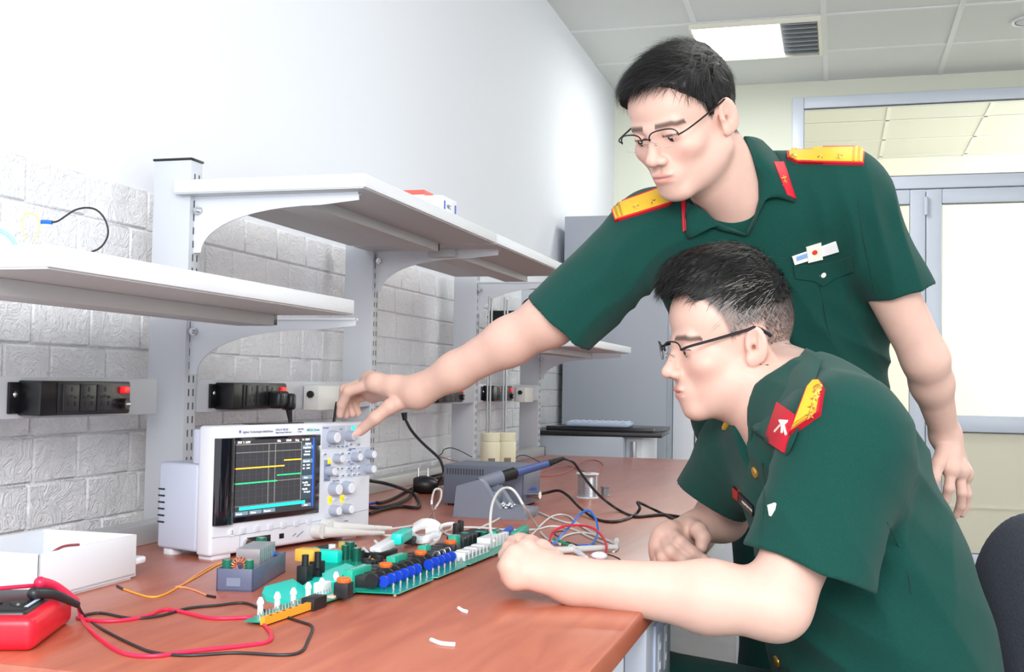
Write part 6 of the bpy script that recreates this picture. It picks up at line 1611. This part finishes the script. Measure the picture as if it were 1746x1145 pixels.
# right fist resting
mcr = [pw(1142, 906, 1.858), pw(1131, 914, 1.850), pw(1126, 930, 1.848), pw(1127, 946, 1.850)]
fr_ = [[pw(1160, 925, 1.812), pw(1181, 942, 1.808), pw(1199, 953, 1.808)], [pw(1144, 940, 1.806), pw(1164, 953, 1.806), pw(1182, 960, 1.815)], [pw(1132, 950, 1.812), pw(1147, 960, 1.815), pw(1163, 963, 1.825)], [pw(1126, 955, 1.83), pw(1136, 962, 1.835), pw(1148, 964, 1.845)]]
tr_h = [pw(1180, 900, 1.880), pw(1192, 905, 1.850), pw(1199, 916, 1.835), pw(1196, 932, 1.830)]
ops += hand_ops(wR, mcr, fr_, tr_h, rw=.028, palm_r=.0140, s=1.13, pk=.010, kn=.0150, fr=(.0108, .0100, .0090, .0076))
# legs of the seated man
hL, hR = pv + LB * .09 - UB * .02, pv - LB * .09 - UB * .02
kd = np.array([FB[0], FB[1], 0]); kd /= np.linalg.norm(kd)
legs = []
for hp, sp_ in ((hL, .05), (hR, -.05)):
    kn = hp + kd * .40 + np.array([LB[0], LB[1], 0]) * sp_; kn[2] = .555; ft = kn + kd * .02; ft = np.array([ft[0], ft[1], .10])
    legs.append((hp, kn, ft)); U_(cone(hp, kn, .080, .055), .04); U_(cone(kn, ft, .052, .036), .02); U_(fcone(ft - np.array([0, 0, .05]), ft + kd * .16 - np.array([0, 0, .06]), .036, .028, (0, 0, 1), .8), .03)
def exB(c, x, y, z, near):
    hl = np.interp(y, [-.1, -.066, -.056, -.03, -.018, -.002, .034, .046, .12], [.094, .086, .070, .034, -.004, .022, .024, -.04, -.062])
    m = np.clip((z - hl) / .016, 0, 1) * near * np.interp(z, [-.06, .0, .04, .06], [.35, .5, .72, .95])
    return c * (1 - m[:, None]) + np.array([.10, .085, .085]) * m[:, None]
Vb, Fb = mesh_sdf(ops, .0021)
bodyB = np_mesh('body', Vb, Fb, skin_mat('skin_seated', 1), sit, skin_col([HB], exB))
eyes(HB, bodyB, (0, -.35))
nail(bodyB, fr_[0][2], fr_[0][1], camdir(.3, .5, -1), .0088)
hlB = ([-.12, -.085, -.070, -.060, -.03, .03, .07, .12], [.096, .094, .086, .070, .058, .060, .060, .07])
capB = [((0, .014, .042), (.0765, .097, .101), .01), ((0, -.048, .098), (.054, .052, .038), .03), ((0, -.01, .118), (.052, .076, .038), .03)]
hairB, srcB = hairdo(HB, 'hair', m_hair, bodyB, hlB, capB, None, 5)
def regB(p, rs): x, y, z = p.T; return z > np.interp(y, hlB[0], hlB[1]) + rs.normal(size=len(p)) * .008
def dirB(p): x, y, z = p.T; top = np.clip((z - .05) / .04, 0, 1); return np.stack([.4 * x / .07, -1.2 + .7 * (y > .07), -.9 * (1 - top) - .1], 1)
strand_mesh('hair_strands', HB, hairB, m_hair, 6000, 6, (.078, .097, .0985), (0, .014, .040), regB, dirB, lambda p: np.interp(p[:, 2], [.04, .08, .12], [.016, .026, .030]), .0008, .42, .30, src=srcB)
strand_mesh('fringe_strands', HB, hairB, m_hair, 900, 16, (.058, .056, .040), (0, -.046, .090), lambda p, rs: (p[:, 2] > .096) & (p[:, 1] < -.03), lambda p: np.stack([0 * p[:, 0], -1 + 0 * p[:, 0], -.35 + 0 * p[:, 0]], 1), lambda p: .028 + 0 * p[:, 0], .0009, .35, .30)
strand_mesh('grey_strands', HB, hairB, m_hairg, 420, 11, (.079, .098, .0995), (0, .014, .040), lambda p, rs: (p[:, 2] > .035) & (p[:, 2] < .108) & (p[:, 1] > -.05) & (p[:, 1] < .065), dirB, lambda p: .022 + 0 * p[:, 0], .0006, .30, .25)
def regS(p, rs): x, y, z = p.T; return (z > np.interp(y, [-.1, -.066, -.056, -.03, -.018, -.002, .034, .046, .12], [.094, .086, .070, .036, .002, .026, .028, -.036, -.056]) + rs.normal(size=len(p)) * .003) & (z < .070)
strand_mesh('clipped_strands', HB, hairB, mat('clipped_hair', '#2c2724', .5), 7000, 12, (.0755, .0950, .0905), (0, .014, .036), regS, lambda p: np.stack([0 * p[:, 0], .4 + 0 * p[:, 0], -1 + 0 * p[:, 0]], 1), lambda p: np.interp(p[:, 2], [-.06, .0, .05], [.0028, .004, .010]), .00045, .35, .3)
strand_mesh('silver_clipped_strands', HB, hairB, m_hairg, 900, 13, (.0757, .0952, .0907), (0, .014, .036), lambda p, rs: regS(p, rs) & (p[:, 2] > .02) & (p[:, 1] < .03), lambda p: np.stack([0 * p[:, 0], .4 + 0 * p[:, 0], -1 + 0 * p[:, 0]], 1), lambda p: np.interp(p[:, 2], [-.06, .0, .05], [.003, .005, .012]), .00045, .35, .3)
glasses(HB, bodyB, full=False, arm=.0020)
# shirt
so_ = []
S_(fcone(ch, md1, .172, .172, BK, .72), .03); S_(fcone(md1, lw, .172, .182, BK, .76), .04); S_(fcone(lw, pv, .180, .178, BK, .80), .04)
S_(fcone(ch + UB * .055, ch + UB * .055 + LB * .001, .165, .165, BK, .64), .04)
S_(cone(nb - UB * .01, sL, .056, .072), .06); S_(cone(nb - UB * .01, sR, .056, .066), .06)
hL_ = pw(1382, 970, 1.45); nL_ = unit(camdir(-.36, -.92, -.10)); hR_ = pw(1212, 848, 1.93); nR_ = unit(camdir(-.45, -.85, .15))
S_(cutpl(fcone(sL, hL_ + nL_ * .03, .080, .087, camdir(.2, 0, 1), .88), hL_, nL_), .035)
S_(cutpl(cone(sR, hR_ + nR_ * .03, .070, .064), hR_, nR_), .035)
wrB = wrinkle([(pw(1500, 760, 1.6), camdir(.7, .6, 0), .06, .008, .11), (pw(1450, 690, 1.55), camdir(.2, 1, 0), .05, .006, .08), (pw(1560, 1000, 1.6), camdir(.9, .3, 0), .10, .007, .16), (pw(1330, 830, 1.6), camdir(.8, .5, 0), .06, .009, .12), (pw(1400, 1100, 1.6), camdir(.5, .9, 0), .07, .008, .14), (pw(1350, 900, 1.42), camdir(.9, .3, 0), .08, .005, .10), (pw(1520, 900, 1.55), camdir(.8, -.5, 0), .09, .006, .12)], nb, lw); so_.append(('d', wrB, 0))
so_.append(('s', shifted(cutpl(fcone(sL * .25 + hL_ * .75, hL_ + nL_ * .06, .072, .080, camdir(.2, 0, 1), .88), sL * .25 + hL_ * .75, -nL_), wrB), .003))
so_.append(('s', shifted(cone(sR * .3 + hR_ * .7, hR_ + nR_ * .06, .054, .060), wrB), .003))
so_.append(('s', cone(nb + UB * .12, nb + UB * .0 + FB * .01, .064, .052), .012))
so_.append(('s', cone(nb + FB * .05 + UB * .03, nb + FB * .105 - UB * .055, .034, .010), .006))
Vs, Fs = mesh_sdf(so_, .0036)
shirtB = np_mesh('shirt', Vs, Fs, m_shirt, sit)
tr = []
for hp, kn, ft in legs: tr += [('u', cone(hp, kn, .100, .080), .04), ('u', cone(kn, ft - np.array([0, 0, .02]), .078, .070), .03)]
tr += [('u', cutpl(fcone(lw - UB * .10, pv, .160, .168, BK, .8), lw - UB * .10, UB), .05), ('i', Pr(lambda p: .05 - p[:, 2], pv * [1, 1, 0], 3.), 0)]
Vt, Ft = mesh_sdf(tr, .007); np_mesh('trousers', Vt, Ft, m_trous, sit)
for hp, kn, ft in legs:
    sh = [('u', fcone(ft - np.array([0, 0, .055]) - kd * .04, ft - np.array([0, 0, .055]) + kd * .17, .047, .040, (0, 0, 1), .9), .02), ('u', cone(ft - np.array([0, 0, .04]), ft, .045, .046), .02), ('i', Pr(lambda p: .002 - p[:, 2], ft, 1.0), 0)]
    Vt, Ft = mesh_sdf(sh, .005); np_mesh('shoe', Vt, Ft, m_blackp, sit)
bvS_, bvN_ = bvh_of([shirtB]), bvh_of([bodyB])
colB = leaf_collar('collar', bvS_, bvN_, [(1376, 594), (1352, 625), (1325, 670), (1297, 715), (1283, 730)], [(1402, 612), (1388, 655), (1370, 700), (1356, 745), (1342, 777), (1312, 754), (1283, 732)], sit, m_shirt, lift=.016, off=.009, bulge=.016)
bvB = bvh_of([shirtB]); bvD = bvh_of([colB, shirtB])
board(bvB, (1352, 742), (1400, 708), (1385, 655), (1408, 655), sit, stars=(.25, .45, .65, .82), offs=.009, lab='shoulder board with stars on the left shoulder')
t_ = tab(bvD, (1327, 686), (1358, 708), (1306, 750), (1338, 772), sit)
b2 = bvh_of([t_])
for s_ in ([(1330, 717), (1343, 718)], [(1335, 720), (1334, 738)], [(1334, 722), (1322, 735)], [(1336, 722), (1341, 741)], [(1331, 718), (1336, 724), (1342, 718)]):
    stroke(b2, s_, 'tab_emblem', m_pale, t_, .0019, .0006, 2)
decal(bvB, [((1236, 728), (1237, 733)), ((1246, 706), (1250, 712))], 'shoulder_board', m_gold, sit, .004, .001, 4, 3, 'far gold shoulder board')
ph = [(1262, 770), (1276, 830), (1284, 880), (1288, 930)]
stroke(bvB, [(1300, 790), (1303, 840), (1300, 890), (1296, 930)], 'placket_seam', mat('seam_green', '#06382f', .8), sit, .0009, .0004)
for px, py in ((1288, 805), (1275, 905), (1325, 1127)): button(bvB, px, py, .0085, m_goldm, sit)
nt_ = decal(bvB, [((1252, 828), (1253, 847)), ((1286, 862), (1286, 878))], 'name_tag', m_blackp, sit, .0025, .001, 6, 3, 'black name tag with a small red flag')
decal(bvB, [((1253, 829), (1253, 845)), ((1262, 838), (1262, 853))], 'tag_flag', mat('flag_red', '#d8261c', .4), nt_, .0034, .001, 3, 3)
l, n = hit(bvh_of([nt_]), 1266, 853); l2, n2 = hit(bvh_of([nt_]), 1282, 868)
if l is not None and l2 is not None:
    d = (l2 - l).normalized(); up_ = n.cross(d).normalized(); 
    if up_.z < 0: up_ = -up_
    Mx = Matrix((d, up_, d.cross(up_))).transposed().to_4x4(); Mx.translation = l + n * .0012 - V(sit.location) - up_ * .003
    text('tag_lettering', 'NGUYEN VAN', .0058, m_pale, nt_, (0, 0, 0), world=Mx)
decal(bvB, [((1312, 862), (1315, 880)), ((1324, 858), (1322, 868))], 'breast_badge', m_pale, sit, .003, .001, 3, 3)
stroke(bvB, [(1512, 890), (1532, 930), (1548, 975), (1553, 1010)], 'back_seam', mat('seam_green', '#06382f', .8), sit, .0009, .0003)

# office chair under the seated man
m_chair = mat('chair_charcoal_mesh', '#4a4e5a', .9, bump=.5, bscale=350, var=.25, vscale=300)
oc = thing('office_chair', 'charcoal upholstered office chair, its rounded back at the bottom right corner', 'office chair', (float(pv[0]), float(pv[1]), 0))
bc0 = pv - np.array([FB[0], FB[1], 0]) * .27 + LB * .0
bkc = A_(P(1775, 1090, 1.72))
R3 = np.stack([unit([LB[0], LB[1], 0]), unit([-FB[0], -FB[1], 0]), [0, 0, 1]], 1)
cb_ = [('u', fcone(bkc + [0, 0, -.14], bkc + [0, 0, .02], .20, .17, R3[:, 1], .22), .03)]
Vt, Ft = mesh_sdf(cb_, .006); np_mesh('backrest', Vt, Ft, m_chair, oc)
cs = A_((bkc[0], bkc[1], 0)) + kd * .30; cs[2] = .43
Vt, Ft = mesh_sdf([('u', rbox(cs - np.array([0, 0, .03]), (.24, .23, .035), R3, .034), .02)], .006); np_mesh('seat', Vt, Ft, m_chair, oc)
mb = MB().cyl((cs[0], cs[1], .12), (cs[0], cs[1], .37), .028, n=20); mb.build('gas_column', m_chrome, oc, world=True)
MB().tube([V(cs) - V((0, 0, .05)), V((bkc[0] , bkc[1], .42)) + V(-kd) * .04, V(bkc) + V(-kd) * .05 + V((0, 0, -.1))], .018, 10, 5).build('back_support', m_blackp, oc, world=True)
for k in range(5):
    a_ = 2 * pi * k / 5; e_ = V((cs[0] + .29 * cos(a_), cs[1] + .29 * sin(a_), .075))
    lg_ = MB().tube([V((cs[0], cs[1], .12)), e_], .018, 10, 1).build('base_leg', m_blackp, oc, world=True)
    MB().cyl(e_ + V((-.012, 0, -.045)), e_ + V((.012, 0, -.045)), .028, n=18).build('castor', m_rubber, lg_, world=True)
